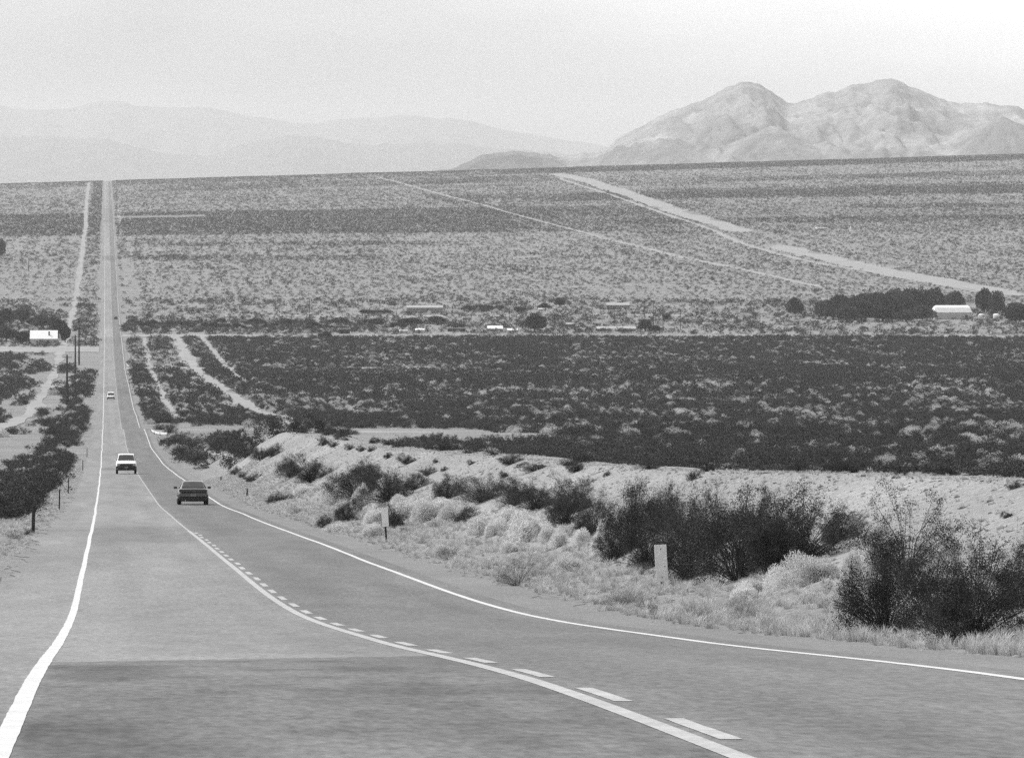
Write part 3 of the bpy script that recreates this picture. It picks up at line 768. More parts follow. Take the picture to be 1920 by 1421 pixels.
for a, b in zip(edges[:-1], edges[1:]):
    xl = -(260 / F) * b - 6; xr = (1790 / F) * b + 6
    dm = 0.40 if b <= 2100 else 0.20
    n = int((xr - xl) * (b - a) * dm)
    for c in range(0, n, 400000):
        k = min(400000, n - c)
        X = rng.uniform(xl, xr, k); Y = rng.uniform(a, b, k)
        ok = rng.uniform(0, dm, k) < density(X, Y); X = X[ok]; Y = Y[ok]
        ok = track_free(X, Y) & (X > -(240 / F) * Y - 5) & (X < (1770 / F) * Y + 5)
        pts.append(np.stack([X[ok], Y[ok]], 1))
PTS = np.concatenate(pts)
gz = ground(PTS[:, 0], PTS[:, 1])
xs_, ys_ = proj(PTS[:, 0], PTS[:, 1], gz)
# drop what the bank hides completely
crest_y = np.interp(xs_, [c[0] for c in _crest], [c[1] for c in _crest])
top_y = ys_ - 2.4 * F / PTS[:, 1]
keep = ~((PTS[:, 0] > 18) & (top_y > crest_y + 6) & (xs_ > 600))
PTS = PTS[keep]; gz = gz[keep]; xs_ = xs_[keep]; ys_ = ys_[keep]
N = len(PTS)
hgt = rng.uniform(1.0, 2.1, N) * (0.75 + 0.5 * fbm(PTS[:, 0] * 0.03, PTS[:, 1] * 0.01, 95, 2))
hgt = np.where(PTS[:, 1] > 2950, hgt * 0.58, hgt)
hgt = np.where((PTS[:, 0] < 0) & (PTS[:, 1] < 600), hgt * 0.85, hgt)
hgt = np.where((PTS[:, 1] > 950) & (PTS[:, 1] < 2350) & (PTS[:, 0] > 9), hgt * 0.80, hgt)
hgt = np.where((PTS[:, 0] < 0) & (PTS[:, 1] < 2100), hgt * np.where(PTS[:, 1] < 900, 0.66, 0.85), hgt)
wid = hgt * rng.uniform(1.3, 2.2, N)
size = hgt * wid * (F / PTS[:, 1]) ** 2
order = np.argsort(-size)
inview = (xs_ > -20) & (xs_ < 1930)
NIND = 300 - len(CR) - len(SMALL) - 26
ind = [i for i in order if inview[i]][:NIND]
isind = np.zeros(N, bool); isind[ind] = True
for i in ind:
    X, Y = PTS[i]
    leftside = X < 0
    lb = ('dark creosote bush in the thicket left of the highway' if leftside else
          'dark creosote bush on the plain behind the pale gravel bank' if X > 40 else 'dark creosote bush growing between the highway and the open plain')
    gp = ('creosote thicket left of the highway' if leftside else 'creosote bushes behind the bank' if X > 40 else 'creosote bushes beside the far highway')
    me = CREO_MID[int(rng.integers(0, 5))]
    o = bpy.data.objects.new('creosote_bush', me); o.location = (X, Y, gz[i] - 0.05); o.rotation_euler = (0, 0, rng.uniform(0, 6.28))
    o.scale = (wid[i] / 1.3, wid[i] / 1.3, hgt[i]); link(o); tag(o, lb, 'bush', gp)

def scatter(name, P, H, W, idx, meshes, kind='stuff'):
    c = bpy.data.collections.new(name + '_sources')
    for k, me in enumerate(meshes):
        o = bpy.data.objects.new('%s_source_%02d' % (name, k), me); c.objects.link(o)
    me = bpy.data.meshes.new(name); me.vertices.add(len(P)); me.vertices.foreach_set('co', np.asarray(P, np.float32).ravel())
    sc = np.stack([W, W, H], 1).astype(np.float32)
    a = me.attributes.new('size', 'FLOAT_VECTOR', 'POINT'); a.data.foreach_set('vector', sc.ravel())
    a = me.attributes.new('pick', 'INT', 'POINT'); a.data.foreach_set('value', np.asarray(idx, np.int32))
    rot = np.zeros((len(P), 3), np.float32); rot[:, 2] = rng.uniform(0, 6.28, len(P))
    a = me.attributes.new('turn', 'FLOAT_VECTOR', 'POINT'); a.data.foreach_set('vector', rot.ravel())
    o = bpy.data.objects.new(name, me); link(o); tag(o, kind=kind)
    g = bpy.data.node_groups.new(name, 'GeometryNodeTree')
    g.interface.new_socket('Geometry', in_out='INPUT', socket_type='NodeSocketGeometry'); g.interface.new_socket('Geometry', in_out='OUTPUT', socket_type='NodeSocketGeometry')
    gi = g.nodes.new('NodeGroupInput'); go = g.nodes.new('NodeGroupOutput')
    ci = g.nodes.new('GeometryNodeCollectionInfo'); ci.inputs['Collection'].default_value = c
    ci.inputs['Separate Children'].default_value = True; ci.inputs['Reset Children'].default_value = True
    io = g.nodes.new('GeometryNodeInstanceOnPoints'); io.inputs['Pick Instance'].default_value = True
    def at(nm, ty):
        n = g.nodes.new('GeometryNodeInputNamedAttribute'); n.data_type = ty; n.inputs[0].default_value = nm; return n.outputs[0]
    g.links.new(gi.outputs[0], io.inputs['Points']); g.links.new(ci.outputs[0], io.inputs['Instance'])
    g.links.new(at('pick', 'INT'), io.inputs['Instance Index']); g.links.new(at('size', 'FLOAT_VECTOR'), io.inputs['Scale'])
    er = g.nodes.new('FunctionNodeEulerToRotation'); g.links.new(at('turn', 'FLOAT_VECTOR'), er.inputs[0]); g.links.new(er.outputs[0], io.inputs['Rotation'])
    g.links.new(io.outputs[0], go.inputs[0])
    md = o.modifiers.new('scatter', 'NODES'); md.node_group = g
    return o
rest = ~isind
P = np.column_stack([PTS[rest], gz[rest] - 0.05]); H = hgt[rest]; W = wid[rest] / 1.3
Yr = P[:, 1]
idx = np.where(Yr < 1400, rng.integers(0, 5, len(P)), 5 + rng.integers(0, 5, len(P)))
lightp = rng.uniform(0, 1, len(P)) < np.where(Yr > 2350, 0.22, np.where(P[:, 0] < 9, 0.06, np.where(Yr < 900, 0.06, np.where(Yr < 1600, 0.12, 0.08)) * (0.3 + 2.2 * sstep(0.40, 0.75, fbm(P[:, 0] * 0.05, P[:, 1] * 0.008, 97, 3)))))
idx = np.where(lightp, 10 + rng.integers(0, 3, len(P)), idx)
H = np.where(lightp, H * 0.95, H); W = np.where(lightp & (Yr < 2350), W * 1.15, W)
scatter('desert_scrub', P, H, W, idx, CREO_MID + CREO_LO + RAB_MID)
print('SCRUB', len(P))

# dry grass and weeds on the verges and low weeds over the near bank
gp = []
n = 52000
X = rng.uniform(8.2, 19, n); Y = 40 + 420 * rng.uniform(0, 1, n) ** 1.5
dn = sstep(8.1, 8.9, X) * (1 - 0.62 * sstep(11.5, 14, X)) * np.clip(2.4 * (fbm(X * 0.8, Y * 0.25, 301, 3) - 0.25), 0.08, 1)
k = rng.uniform(0, 1, n) < dn
gp.append(np.stack([X[k], Y[k], rng.uniform(0.06, 0.24, k.sum()) * (1 - 0.5 * sstep(12, 14, X[k]))], 1))
n = 16000
X = rng.uniform(-9, -2.0, n); Y = 90 + 500 * rng.uniform(0, 1, n) ** 1.3
k = rng.uniform(0, 1, n) < sstep(-2.1, -3.4, X) * np.clip(2.2 * (fbm(X * 0.7, Y * 0.2, 302, 3) - 0.3), 0.03, 1)
gp.append(np.stack([X[k], Y[k], rng.uniform(0.08, 0.24, k.sum())], 1))
GP = np.concatenate(gp); GPz = ground(GP[:, 0], GP[:, 1]) - 0.02
scatter('dry_grass', np.column_stack([GP[:, :2], GPz]), GP[:, 2], GP[:, 2] * rng.uniform(0.9, 1.7, len(GP)), rng.integers(0, 4, len(GP)), TUFT)

STONE = []
for i in range(4):
    rg = np.random.default_rng(500 + i); bm_v = []
    import bmesh
    bm = bmesh.new(); bmesh.ops.create_icosphere(bm, subdivisions=1, radius=0.5)
    for v in bm.verts:
        k = 1 + rg.uniform(-0.28, 0.22); v.co = Vector((v.co.x * k * 1.2, v.co.y * k, v.co.z * k * 0.7))
    me = bpy.data.meshes.new('stone'); bm.to_mesh(me); bm.free(); me.materials.append(M['sand_stone']); STONE.append(me)
n = 26000
X = rng.uniform(8.3, 19, n); Y = 45 + 420 * rng.uniform(0, 1, n) ** 1.5
k = rng.uniform(0, 1, n) < np.clip(0.10 + 0.55 * sstep(10.5, 13, X), 0, 1)
n2_ = 5000; X2 = rng.uniform(-8, -2.1, n2_); Y2 = rng.uniform(90, 500, n2_)
X = np.concatenate([X[k], X2]); Y = np.concatenate([Y[k], Y2])
sz = 0.03 + 0.12 * rng.uniform(0, 1, len(X)) ** 5
scatter('scattered_stones', np.column_stack([X, Y, ground(X, Y)]), sz, sz * 1.1, rng.integers(0, 4, len(X)), STONE)

# ------------------------------------------------------------------ trees of the settlement
def tree_meshes(seed, n=5500, wide=1.0, low=0.12):
    """unit tree, height 1; crown of clumps"""
    rg = np.random.default_rng(seed); mb = MB(); P = []; Nn = []
    mb.tube((0, 0, 0), (0.01, 0, 0.3), 0.045, 0.032, 7)
    nb = 20
    for i in range(nb):
        az = i * 2.4 + rg.uniform(-.4, .4); el = math.asin(rg.uniform(-0.75, 1.0)); q = rg.uniform(0.55, 1.0)
        s = Vector((0.01, 0, rg.uniform(0.08, 0.28)))
        e = Vector((math.cos(az) * math.cos(el) * 0.36 * wide * q, math.sin(az) * math.cos(el) * 0.36 * wide * q, 0.50 + math.sin(el) * 0.34 * q))
        mb.tube(s, e, 0.018, 0.006, 5)
        r = rg.uniform(0.13, 0.21)
        k = n // nb; d = rg.normal(0, 1, (k, 3)); d /= np.linalg.norm(d, axis=1)[:, None]
        P.append(np.array(e) + d * (r * rg.uniform(0.4, 1.05, k) ** 0.6)[:, None] * np.array([1.1 * wide, 1.1 * wide, 0.9])); Nn.append(d)
    P = np.concatenate(P); Nn = np.concatenate(Nn); P[:, 2] = np.clip(P[:, 2], low * rg.uniform(0.3, 1, len(P)), 1.05)
    V, Q = leaves(P, Nn, 0.065, 0.7, rg)
    return mesh_np('tree_crown', V, Q, M['tree_leaf']), mesh_np('tree_trunk', mb.v, mb.f, M['bark'])
TREES = [tree_meshes(400 + i, wide=1.0 + 0.25 * (i % 3)) for i in range(5)]
def tree(x, yb, w, h, label, group=None, name='tamarisk_tree'):
    p = hit(x, yb)
    if p is None: return
    X, Y, z, s = p
    r = empty(name, (X, Y, z - 0.1), random.uniform(0, 6.28)); t = random.randrange(5)
    wd = 1.0 + 0.25 * (t % 3)
    for nm, me in (('crown', TREES[t][0]), ('trunk', TREES[t][1])):
        c = bpy.data.objects.new(nm, me); c.scale = (w / s / (1.05 * wd), w / s / (1.05 * wd), h / s); link(c, r)
    tag(r, label, 'tree', group)
for x, y, w, h in [(1548, 597, 34, 40), (1575, 598, 40, 46), (1600, 600, 44, 42), (1622, 603, 38, 40), (1640, 596, 36, 52), (1665, 598, 44, 48), (1690, 597, 40, 54), (1712, 596, 40, 60), (1735, 596, 42, 62),
                   (1752, 590, 34, 52), (1655, 602, 34, 30), (1700, 603, 34, 26), (1588, 604, 36, 30), (1730, 602, 34, 30), (1562, 600, 30, 26), (1676, 590, 40, 50), (1618, 594, 40, 48)]:
    tree(x, y, w * 1.6, h, 'dark tree in the dense grove left of the long white shed', 'grove left of the right-hand shed')
tree(1490, 593, 36, 36, 'lone tree standing left of the big grove')
tree(1845, 590, 40, 50, 'tall dark tree just right of the long white shed')
tree(1868, 592, 40, 54, 'dark tree behind the small white tanks, farther from the shed')
tree(1905, 606, 60, 44, 'pale green-grey tree cut by the right edge of the picture')
tree(1790, 580, 44, 34, 'low tree right behind the long white shed')
tree(1003, 623, 54, 37, 'solitary very dark round tree in the middle of the settlement')
tree(1050, 576, 26, 20, 'small tree behind the solitary round dark tree')
tree(1020, 580, 26, 12, 'low scrubby tree left of the small tree behind the round one')
for x, y, w, h in [(12, 608, 44, 30), (40, 606, 44, 30), (78, 617, 44, 30), (110, 630, 34, 36), (122, 642, 26, 36), (100, 618, 30, 28), (12, 640, 46, 32), (42, 645, 34, 26), (64, 612, 30, 20), (-6, 620, 40, 30)]:
    tree(x, y, w, h, 'dark tree in the clump around the left-hand white shed', 'trees round the left-hand shed')
tree(2, 486, 22, 40, 'dark tree at the left edge far up the plain')
for i in range(30):
    x = 245 + i * 13 + random.uniform(-4, 4)
    tree(x, 613 + random.uniform(-3, 6) , random.uniform(22, 34), random.uniform(9, 17), 'low grey-green shrub in the row before the settlement', 'row of shrubs before the settlement', 'shrub')
for x, y, w, h in [(880, 583, 40, 12), (905, 584, 44, 14), (935, 584, 40, 12), (975, 586, 30, 12), (690, 588, 40, 8), (720, 588, 40, 8), (640, 612, 40, 20), (700, 612, 44, 16), (770, 612, 50, 18), (820, 608, 44, 16),
                   (1210, 622, 30, 26), (1228, 624, 26, 16), (1250, 600, 20, 12), (580, 622, 18, 12), (610, 636, 30, 16), (745, 616, 40, 14), (855, 616, 40, 12)]:
    tree(x, y, w, h, 'low dark shrub among the settlement yards', 'shrubs among the settlement yards', 'shrub')

# ------------------------------------------------------------------ buildings
def building(name, x0, x1, yb, ytop_wall, ytop_roof, depth_m, label, roof='gable', wallm='wall', roofm='white', door=None, windows=()):
    p = hit((x0 + x1) / 2, yb); X, Y, z, s = p
    w = (x1 - x0) / s; hw = (yb - ytop_wall) / s; hr = (ytop_wall - ytop_roof) / s
    r = empty(name, (X, Y + depth_m / 2, z - 0.1)); d = depth_m
    MB().box((0, 0, (hw + 0.1) / 2), (w, d, hw + 0.1)).build('wall', M[wallm], r)
    o = 0.25; z1 = hw + 0.1
    if roof == 'gable':
        sec = lambda xx: [(xx, -d / 2 - o, z1 - 0.05), (xx, 0, z1 + hr), (xx, d / 2 + o, z1 - 0.05), (xx, d / 2 + o, z1 - 0.18), (xx, 0, z1 + hr - 0.15), (xx, -d / 2 - o, z1 - 0.18)]
        MB().loft([sec(-w / 2 - o), sec(w / 2 + o)]).build('roof', M[roofm], r)
        for sx in (-1, 1): MB().loft([[(sx * w / 2 - 0.05, -d / 2, z1), (sx * w / 2 - 0.05, 0, z1 + hr - 0.18), (sx * w / 2 - 0.05, d / 2, z1)], [(sx * w / 2 + 0.05, -d / 2, z1), (sx * w / 2 + 0.05, 0, z1 + hr - 0.18), (sx * w / 2 + 0.05, d / 2, z1)]]).build('gable_end', M[wallm], r)
    elif roof == 'hip':
        MB().loft([[(-w / 2 - o, -d / 2 - o, z1 - 0.05), (w / 2 + o, -d / 2 - o, z1 - 0.05), (w / 2 + o, d / 2 + o, z1 - 0.05), (-w / 2 - o, d / 2 + o, z1 - 0.05)],
                   [(-w / 2 - o, -d / 2 - o, z1 + 0.1), (w / 2 + o, -d / 2 - o, z1 + 0.1), (w / 2 + o, d / 2 + o, z1 + 0.1), (-w / 2 - o, d / 2 + o, z1 + 0.1)],
                   [(-w / 2 + 0.5, -d * 0.36, z1 + hr * 0.72), (w / 2 - 0.5, -d * 0.36, z1 + hr * 0.72), (w / 2 - 0.5, d * 0.36, z1 + hr * 0.72), (-w / 2 + 0.5, d * 0.36, z1 + hr * 0.72)],
                   [(-w / 2 + 1.2, -0.1, z1 + hr), (w / 2 - 1.2, -0.1, z1 + hr), (w / 2 - 1.2, 0.1, z1 + hr), (-w / 2 + 1.2, 0.1, z1 + hr)]]).build('roof', M[roofm], r)
    elif roof == 'round':
        def sec(xx, k):
            P = [(xx, -d / 2 * math.cos(math.pi * i / 10) * 1.02, z1 + k * hr * math.sin(math.pi * i / 10) ** 0.8) for i in range(11)]
            return P
        MB().loft([sec(-w / 2 - 0.2, 0.80), sec(-w / 2 + 0.4, 0.97), sec(0, 1.0), sec(w / 2 - 0.4, 0.97), sec(w / 2 + 0.2, 0.80)]).build('roof', M[roofm], r, True)
    else:
        MB().box((0, 0, z1 + hr / 2), (w + 0.5, d + 0.6, max(hr, 0.2))).build('roof', M[roofm], r)
    if door is not None:
        MB().box((door * w / 2, -d / 2 - 0.03, 1.1), (1.0, 0.08, 2.1)).build('door', M['darkthing'], r)
    for u in windows:
        wf = MB().box((u * w / 2, -d / 2 - 0.02, hw * 0.6), (1.3, 0.06, 0.9)).build('window', M['white'], r)
        MB().box((u * w / 2, -d / 2 - 0.056, hw * 0.6), (1.1, 0.01, 0.7)).build('pane', M['darkthing'], wf)
    tag(r, label, 'building')
    return r, (X, Y, z, s, w, hw, hr)
b, q = building('shed', 57, 107, 648, 635, 620, 9.0, 'white-roofed shed with a small stove pipe among the trees left of the highway', windows=(-0.5,), door=0.3)
MB().tube((q[4] * 0.20, -2.6, q[5] + 0.8), (q[4] * 0.20, -2.6, q[5] + 3.0), 0.35, 0.35, 8).build('stove_pipe', M['wallgrey'], b)
building('shed', 1753, 1822, 599, 586, 573, 11.0, 'long white shed with a bright hipped roof beside the right-hand grove', roof='hip', door=0.7)
building('mobile_home', 763, 830, 587, 577, 573, 5.0, 'long low mobile home with a white flat roof behind the settlement', roof='gable', wallm='wallgrey', roofm='pale_roof', door=0.15, windows=(-0.6, 0.6))
building('mobile_home', 1138, 1180, 580, 572, 568, 5.0, 'shorter white-roofed mobile home on the pale flat right of the round tree', roof='gable', wallm='wallgrey', roofm='pale_roof', windows=(-0.4, 0.4))
building('carport', 1120, 1192, 621, 616, 612, 6.0, 'low long pale-roofed lean-to at the settlement track right of the round tree', roof='gable', wallm='wallgrey', roofm='pale_roof')
building('shack', 750, 764, 625, 622, 619, 3.0, 'tiny white shack at the settlement track, left of the domed white one', roof='flat')
building('shack', 780, 797, 625, 620, 616, 3.5, 'tiny domed white shack at the settlement track', roof='round')
building('cabin', 915, 942, 622, 616, 611, 5.0, 'small cabin with a bright pitched roof left of the round dark tree', roof='gable', wallm='wallgrey')
building('shack', 952, 970, 621, 619, 616, 4.0, 'low bright shack touching the left side of the round dark tree', roof='gable', wallm='wall')
building('shack', 636, 656, 626, 618, 616, 4.0, 'low dark shack at the left end of the settlement track', roof='flat', wallm='darkthing', roofm='wallgrey')
building('shack', 840, 872, 622, 617, 615, 4.0, 'dark low shack between the domed white one and the bright cabin', roof='flat', wallm='darkthing', roofm='wallgrey')
building('mobile_home', 795, 830, 597, 594, 591, 3.5, 'short white trailer parked in front of the long mobile home', roof='gable', roofm='pale_roof')
building('shack', 1532, 1552, 431, 429, 427, 8.0, 'tiny pale building far out on the right of the plain', roof='flat')
building('shack', 678, 690, 612, 608, 605, 4.0, 'small grey shack among the shrubs left of the domed white shack', roof='gable', wallm='wallgrey', roofm='pale_roof')
building('shack', 1062, 1076, 612, 608, 605, 4.0, 'small grey shack right of the round dark tree', roof='gable', wallm='wallgrey', roofm='pale_roof')
building('shack', 868, 884, 600, 597, 594, 4.0, 'grey shack up the slope behind the bright cabin', roof='flat', wallm='wallgrey', roofm='pale_roof')
building('shack', 1010, 1026, 583, 580, 578, 4.0, 'pale shack in the yard behind the round dark tree', roof='gable', wallm='wallgrey', roofm='wall')
building('shack', 1320, 1334, 612, 609, 606, 4.0, 'lonely grey shack between the lean-to and the big grove', roof='flat', wallm='wallgrey', roofm='pale_roof')
building('shack', 712, 726, 622, 619, 616, 3.5, 'low grey shack left of the tiny white shack', roof='flat', wallm='wallgrey', roofm='wallgrey')
def tank(x, yb, w, h, label, name='water_tank'):
    X, Y, z, s = hit(x, yb); r = w / s / 2; H = h / s
    e = empty(name, (X, Y, z - 0.1))
    MB().tube((0, 0, 0), (0, 0, H * 0.8), r, r, 20).build('tank_wall', M['white'], e)
    MB().loft([[(r * k * math.cos(6.2832 * i / 20), r * k * math.sin(6.2832 * i / 20), H * zz) for i in range(20)] for k, zz in ((1.02, 0.8), (0.8, 0.93), (0.35, 1.0))]).build('tank_roof', M['white'], e)
    tag(e, label, 'tank')
tank(1840, 599, 11, 11, 'white round tank nearest the long white shed')
tank(1868, 600, 12, 12, 'white round tank farther right of the shed, under the trees')
tank(1205, 624, 7, 7, 'small shining white tank right of the lean-to')
tank(1595, 436, 3.5, 11, 'tall thin pale tank far out on the right of the plain')

# ------------------------------------------------------------------ poles and posts
def power_pole(X, h, label, group, base=None, Y=None, arm=2.4, r=0.16):
    z = float(ground(X, Y)); e = empty('power_pole', (X, Y, z - 0.1))
    MB().tube((0, 0, 0), (0, 0, h), r, r * 0.62, 9).build('pole', M['wood'], e)
    if arm:
        MB().box((0, 0.14, h - 0.7), (arm, 0.12, 0.14)).build('crossarm', M['wood'], e)
        for u in (-0.45, -0.2, 0.2, 0.45):
            MB().tube((u * arm, 0.14, h - 0.63), (u * arm, 0.14, h - 0.40), 0.06, 0.04, 6).build('insulator', M['wallgrey'], e)
    tag(e, label, 'power pole', group)
g = 'power poles along the left side'
power_pole(-9.9, 13, 'nearest tall dark power pole in the thicket left of the highway', g, Y=1370, r=0.34)
power_pole(-9.9, 14, 'second dark power pole left of the highway, level with the white shed', g, Y=1745, r=0.34)
power_pole(-9.6, 17, 'third power pole left of the highway with its crossarm above the dirt turn-off', g, Y=1930, arm=4.2, r=0.34)
power_pole(-49, 9, 'short power pole far up the plain left of the highway', g, Y=3400, arm=2, r=0.3)
X, Y, z, s = hit(355, 755)
power_pole(X, 5.0, 'short dark pole standing in the scrub right of the highway', None, Y=Y, arm=0)
for i, (x, yt, yb) in enumerate([(1196, 562, 590), (1209, 560, 612), (1225, 564, 618), (1243, 570, 616), (1276, 582, 618), (968, 588, 620), (986, 572, 592), (580, 556, 600), (679, 570, 606), (1152, 580, 600), (955, 575, 600), (1108, 588, 612)]):
    X, Y, z, s = hit(x, yb)
    power_pole(X, (yb - yt) / s, 'thin utility pole among the settlement yards', 'utility poles in the settlement', Y=Y, arm=1.6, r=0.16)
def post(x, yb, h, label, r=0.05):
    X, Y, z, s = hit(x, yb); e = empty('verge_post', (X, Y, z - 0.05))
    MB().tube((0, 0, 0), (0.02, 0, h), r, r * 0.9, 8).build('post', M['wood'], e)
    MB().tube((0.02, 0, h), (0.02, 0, h + 0.03), r * 0.9, r * 0.5, 8).build('post_cap', M['wood'], e)
    tag(e, label, 'post', 'wooden posts on the left verge')
post(62, 1001, 1.05, 'nearest wooden post on the left verge with a tiny bush at its foot', 0.065)
post(111, 955, 1.12, 'second wooden post on the left verge', 0.04)
post(128, 925, 1.1, 'third wooden post on the left verge, thin', 0.04)
post(155, 882, 1.1, 'fourth wooden post on the left verge', 0.045)
post(163, 857, 1.2, 'farthest wooden post on the left verge', 0.045)
post(414, 903, 0.45, 'short stub post on the pale slope right of the dark grey sedan', 0.06)
post(463, 932, 0.6, 'stub post right of the dark grey sedan beyond the edge line', 0.05)

def paddle(x, yt, yb, wpx, pb, label):
    X, Y, z, s = hit(x, yb)
    e = empty('marker_paddle', (X, Y, z - 0.1)); H = (yb - yt) / s + 0.1; ph = (pb - yt) / s; w = wpx / s; lean = -0.06
    MB().box((0.0, 0.03, (H - 0.04) / 2), (0.055, 0.035, H - 0.04)).build('post', M['wood'], e)
    pan = MB().box((0, 0, H - ph / 2), (w, 0.012, ph)).build('panel', M['panel'], e, bevel=0.004)
    for zz in (H - 0.08, H - ph + 0.08):
        MB().tube((0, -0.006, zz), (0, -0.014, zz), 0.012, 0.012, 8).build('bolt', M['wallgrey'], pan)
    e.rotation_euler = (0, lean, 0.05)
    tag(e, label, 'road marker', 'white marker paddles on the right verge')
paddle(1243, 1021, 1099, 23, 1090, 'nearest white rectangular marker paddle on the right verge before the dark bushes')
paddle(725, 952, 1016, 12.5, 987, 'farther white marker paddle with its dark post showing below the panel')

# curved white guard rail at the mouth of the dirt side road
def guard_rail(pts, label, hgt=0.55):
    P = [Vector((p[0], p[1], float(ground(p[0], p[1])))) for p in pts]
    e = empty('guard_rail', P[0]); secs = []
    for p in P:
        l = p - P[0]; secs.append([(l.x, l.y - 0.03, l.z + hgt * 0.35), (l.x, l.y - 0.08, l.z + hgt * 0.6), (l.x, l.y - 0.03, l.z + hgt), (l.x, l.y + 0.03, l.z + hgt), (l.x, l.y + 0.03, l.z + hgt * 0.35)])
    MB().loft(secs).build('rail', M['white'], e)
    for p in P[::2]:
        l = p - P[0]; MB().box((l.x, l.y + 0.14, l.z + hgt * 0.4), (0.15, 0.2, hgt * 0.9)).build('post', M['wood'], e)
    tag(e, label, 'guard rail')
guard_rail([(7.75, 905), (7.9, 897), (8.15, 890), (8.5, 884), (9.0, 880), (9.6, 877), (10.1, 876)], 'short curved white guard rail at the mouth of the dirt side road')
guard_rail([(7.5, 1925), (8.2, 1908), (9.2, 1900)], 'short white guard rail far off, at the second side road', 0.5)

# ------------------------------------------------------------------ vehicles (built facing +y)
def wheel(e, x, y, r, w):
    s = 1 if x > 0 else -1
    t = MB(); n = 20
    secs = [[(x + s * dx, y + rr * math.cos(6.2832 * i / n), r + rr * math.sin(6.2832 * i / n)) for i in range(n)] for dx, rr in ((-w / 2, r * 0.8), (-w * 0.42, r * 0.97), (-w * 0.2, r), (w * 0.2, r), (w * 0.42, r * 0.97), (w / 2, r * 0.8))]
    t.loft(secs); o = t.build('wheel', M['tyre'], e, True)
    MB().tube((x + s * (w / 2 - 0.02), y, r), (x + s * (w / 2 + 0.012), y, r), r * 0.6, r * 0.5, 14).build('rim', M['rim'], o)
def car(name, loc, rz, L, W, H, belt, clear, paint, label, cat, style, wr=0.31):
    e = empty(name, loc, rz); hw = W / 2; hl = L / 2
    # long profile of the lower body: (y, top, half width)
    if style == 'sedan':
        st = [(-hl, .56, .80), (-hl + .05, .78, .88), (-hl + .25, .95, .94), (-hl + .9, belt + .05, .985), (-.8, belt + .02, 1), (.7, belt, 1), (1.1, belt - .03, .99), (hl - .6, .80, .95), (hl - .12, .70, .86), (hl, .55, .74)]
        cab = [(-1.62, belt + .03, .80), (-1.02, H - .05, .66), (-.5, H, .66), (.15, H - .01, .66), (.45, H - .07, .66), (1.12, belt - .02, .80)]
    elif style == 'suv':
        st = [(-hl, .80, .90), (-hl + .08, belt, .96), (-1.2, belt, 1), (.8, belt, 1), (1.0, belt - .02, .99), (hl - .25, belt - .22, .96), (hl - .05, belt - .29, .93), (hl, belt - .42, .90)]
        cab = [(-hl + .12, belt, .90), (-hl + .45, H - .07, .75), (-hl + .8, H, .76), (-.1, H - .01, .75), (.2, H - .08, .74), (.95, belt - .01, .88)]
    else:
        st = [(-hl, .80, .93), (-hl + .06, belt, .98), (-1.2, belt, 1), (1.3, belt, 1), (hl - .35, belt - .12, .98), (hl - .08, belt - .28, .94), (hl, .60, .90)]
        cab = [(-hl + .08, belt, .95), (-hl + .3, H - .05, .86), (-hl + .6, H, .85), (.8, H - .02, .84), (1.05, H - .10, .82), (hl - .45, belt - .08, .92)]
    secs = []
    for y, t, k in st:
        h = hw * k; b = clear
        secs.append([(-h * .88, y, b), (-h * .99, y, b + .10), (-h, y, b + (t - b) * .55), (-h * .95, y, t - .05), (-h * .84, y, t), (0, y, t + .02), (h * .84, y, t), (h * .95, y, t - .05), (h, y, b + (t - b) * .55), (h * .99, y, b + .10), (h * .88, y, b)])
    MB().loft(secs).build('body', paint, e, True, bevel=0.0)
    cs = []
    lowk = {}
    for i, (y, t, k) in enumerate(cab):
        bk = hw * 0.90
        cs.append([(-bk, y, belt - .05), (-hw * k, y, max(t - .03, belt - .04)), (-hw * k * .86, y, t), (0, y, t + .015), (hw * k * .86, y, t), (hw * k, y, max(t - .03, belt - .04)), (bk, y, belt - .05)])
    MB().loft(cs).build('cabin', paint, e, False)
    # glass, laid just proud of the cabin
    def pane(nm, i, j, end):
        y0, t0, k0 = cab[i]; y1, t1, k1 = cab[j]
        a, b = 0.10, 0.93
        y_lo = y0 + (y1 - y0) * a; z_lo = t0 + (t1 - t0) * a; k_lo = k0 + (k1 - k0) * a
        y_hi = y0 + (y1 - y0) * b; z_hi = t0 + (t1 - t0) * b; k_hi = k0 + (k1 - k0) * b
        n = 0.035 * end
        q = [(-hw * k_lo * .93, y_lo + n, z_lo + .03), (hw * k_lo * .93, y_lo + n, z_lo + .03), (hw * k_hi * .90, y_hi + n, z_hi + .012), (0, y_hi + n, z_hi + .03), (-hw * k_hi * .90, y_hi + n, z_hi + .012)]
        q2 = [(x, y - 0.02 * end, z - .02) for x, y, z in q]
        MB().loft([q, q2]).build(nm, M['glass'], e)
    pane('rear_window', 0, 1, -1); pane('windshield', len(cab) - 1, len(cab) - 2, 1)
    ytop0, ytop1 = cab[1][0], cab[-2][0]; yb0, yb1 = cab[0][0], cab[-1][0]; mid = (yb0 + yb1) / 2 - .1; kk = cab[2][2]
    for s in (-1, 1):
        for (a0, a1, c0, c1) in ((yb0 + .28, ytop0 + .08, mid - .05, mid - .05), (mid + .05, mid + .05, yb1 - .28, ytop1 - .05)):
            p = [(s * (hw * .90 + .012), a0, belt + .03), (s * (hw * .90 + .012), c0, belt + .03), (s * (hw * kk + .02), c1, H - .10), (s * (hw * kk + .02), a1, H - .10)]
            p2 = [(x - s * .03, y, z) for x, y, z in p]
            MB().loft([p, p2]).build('side_window', M['glass'], e)
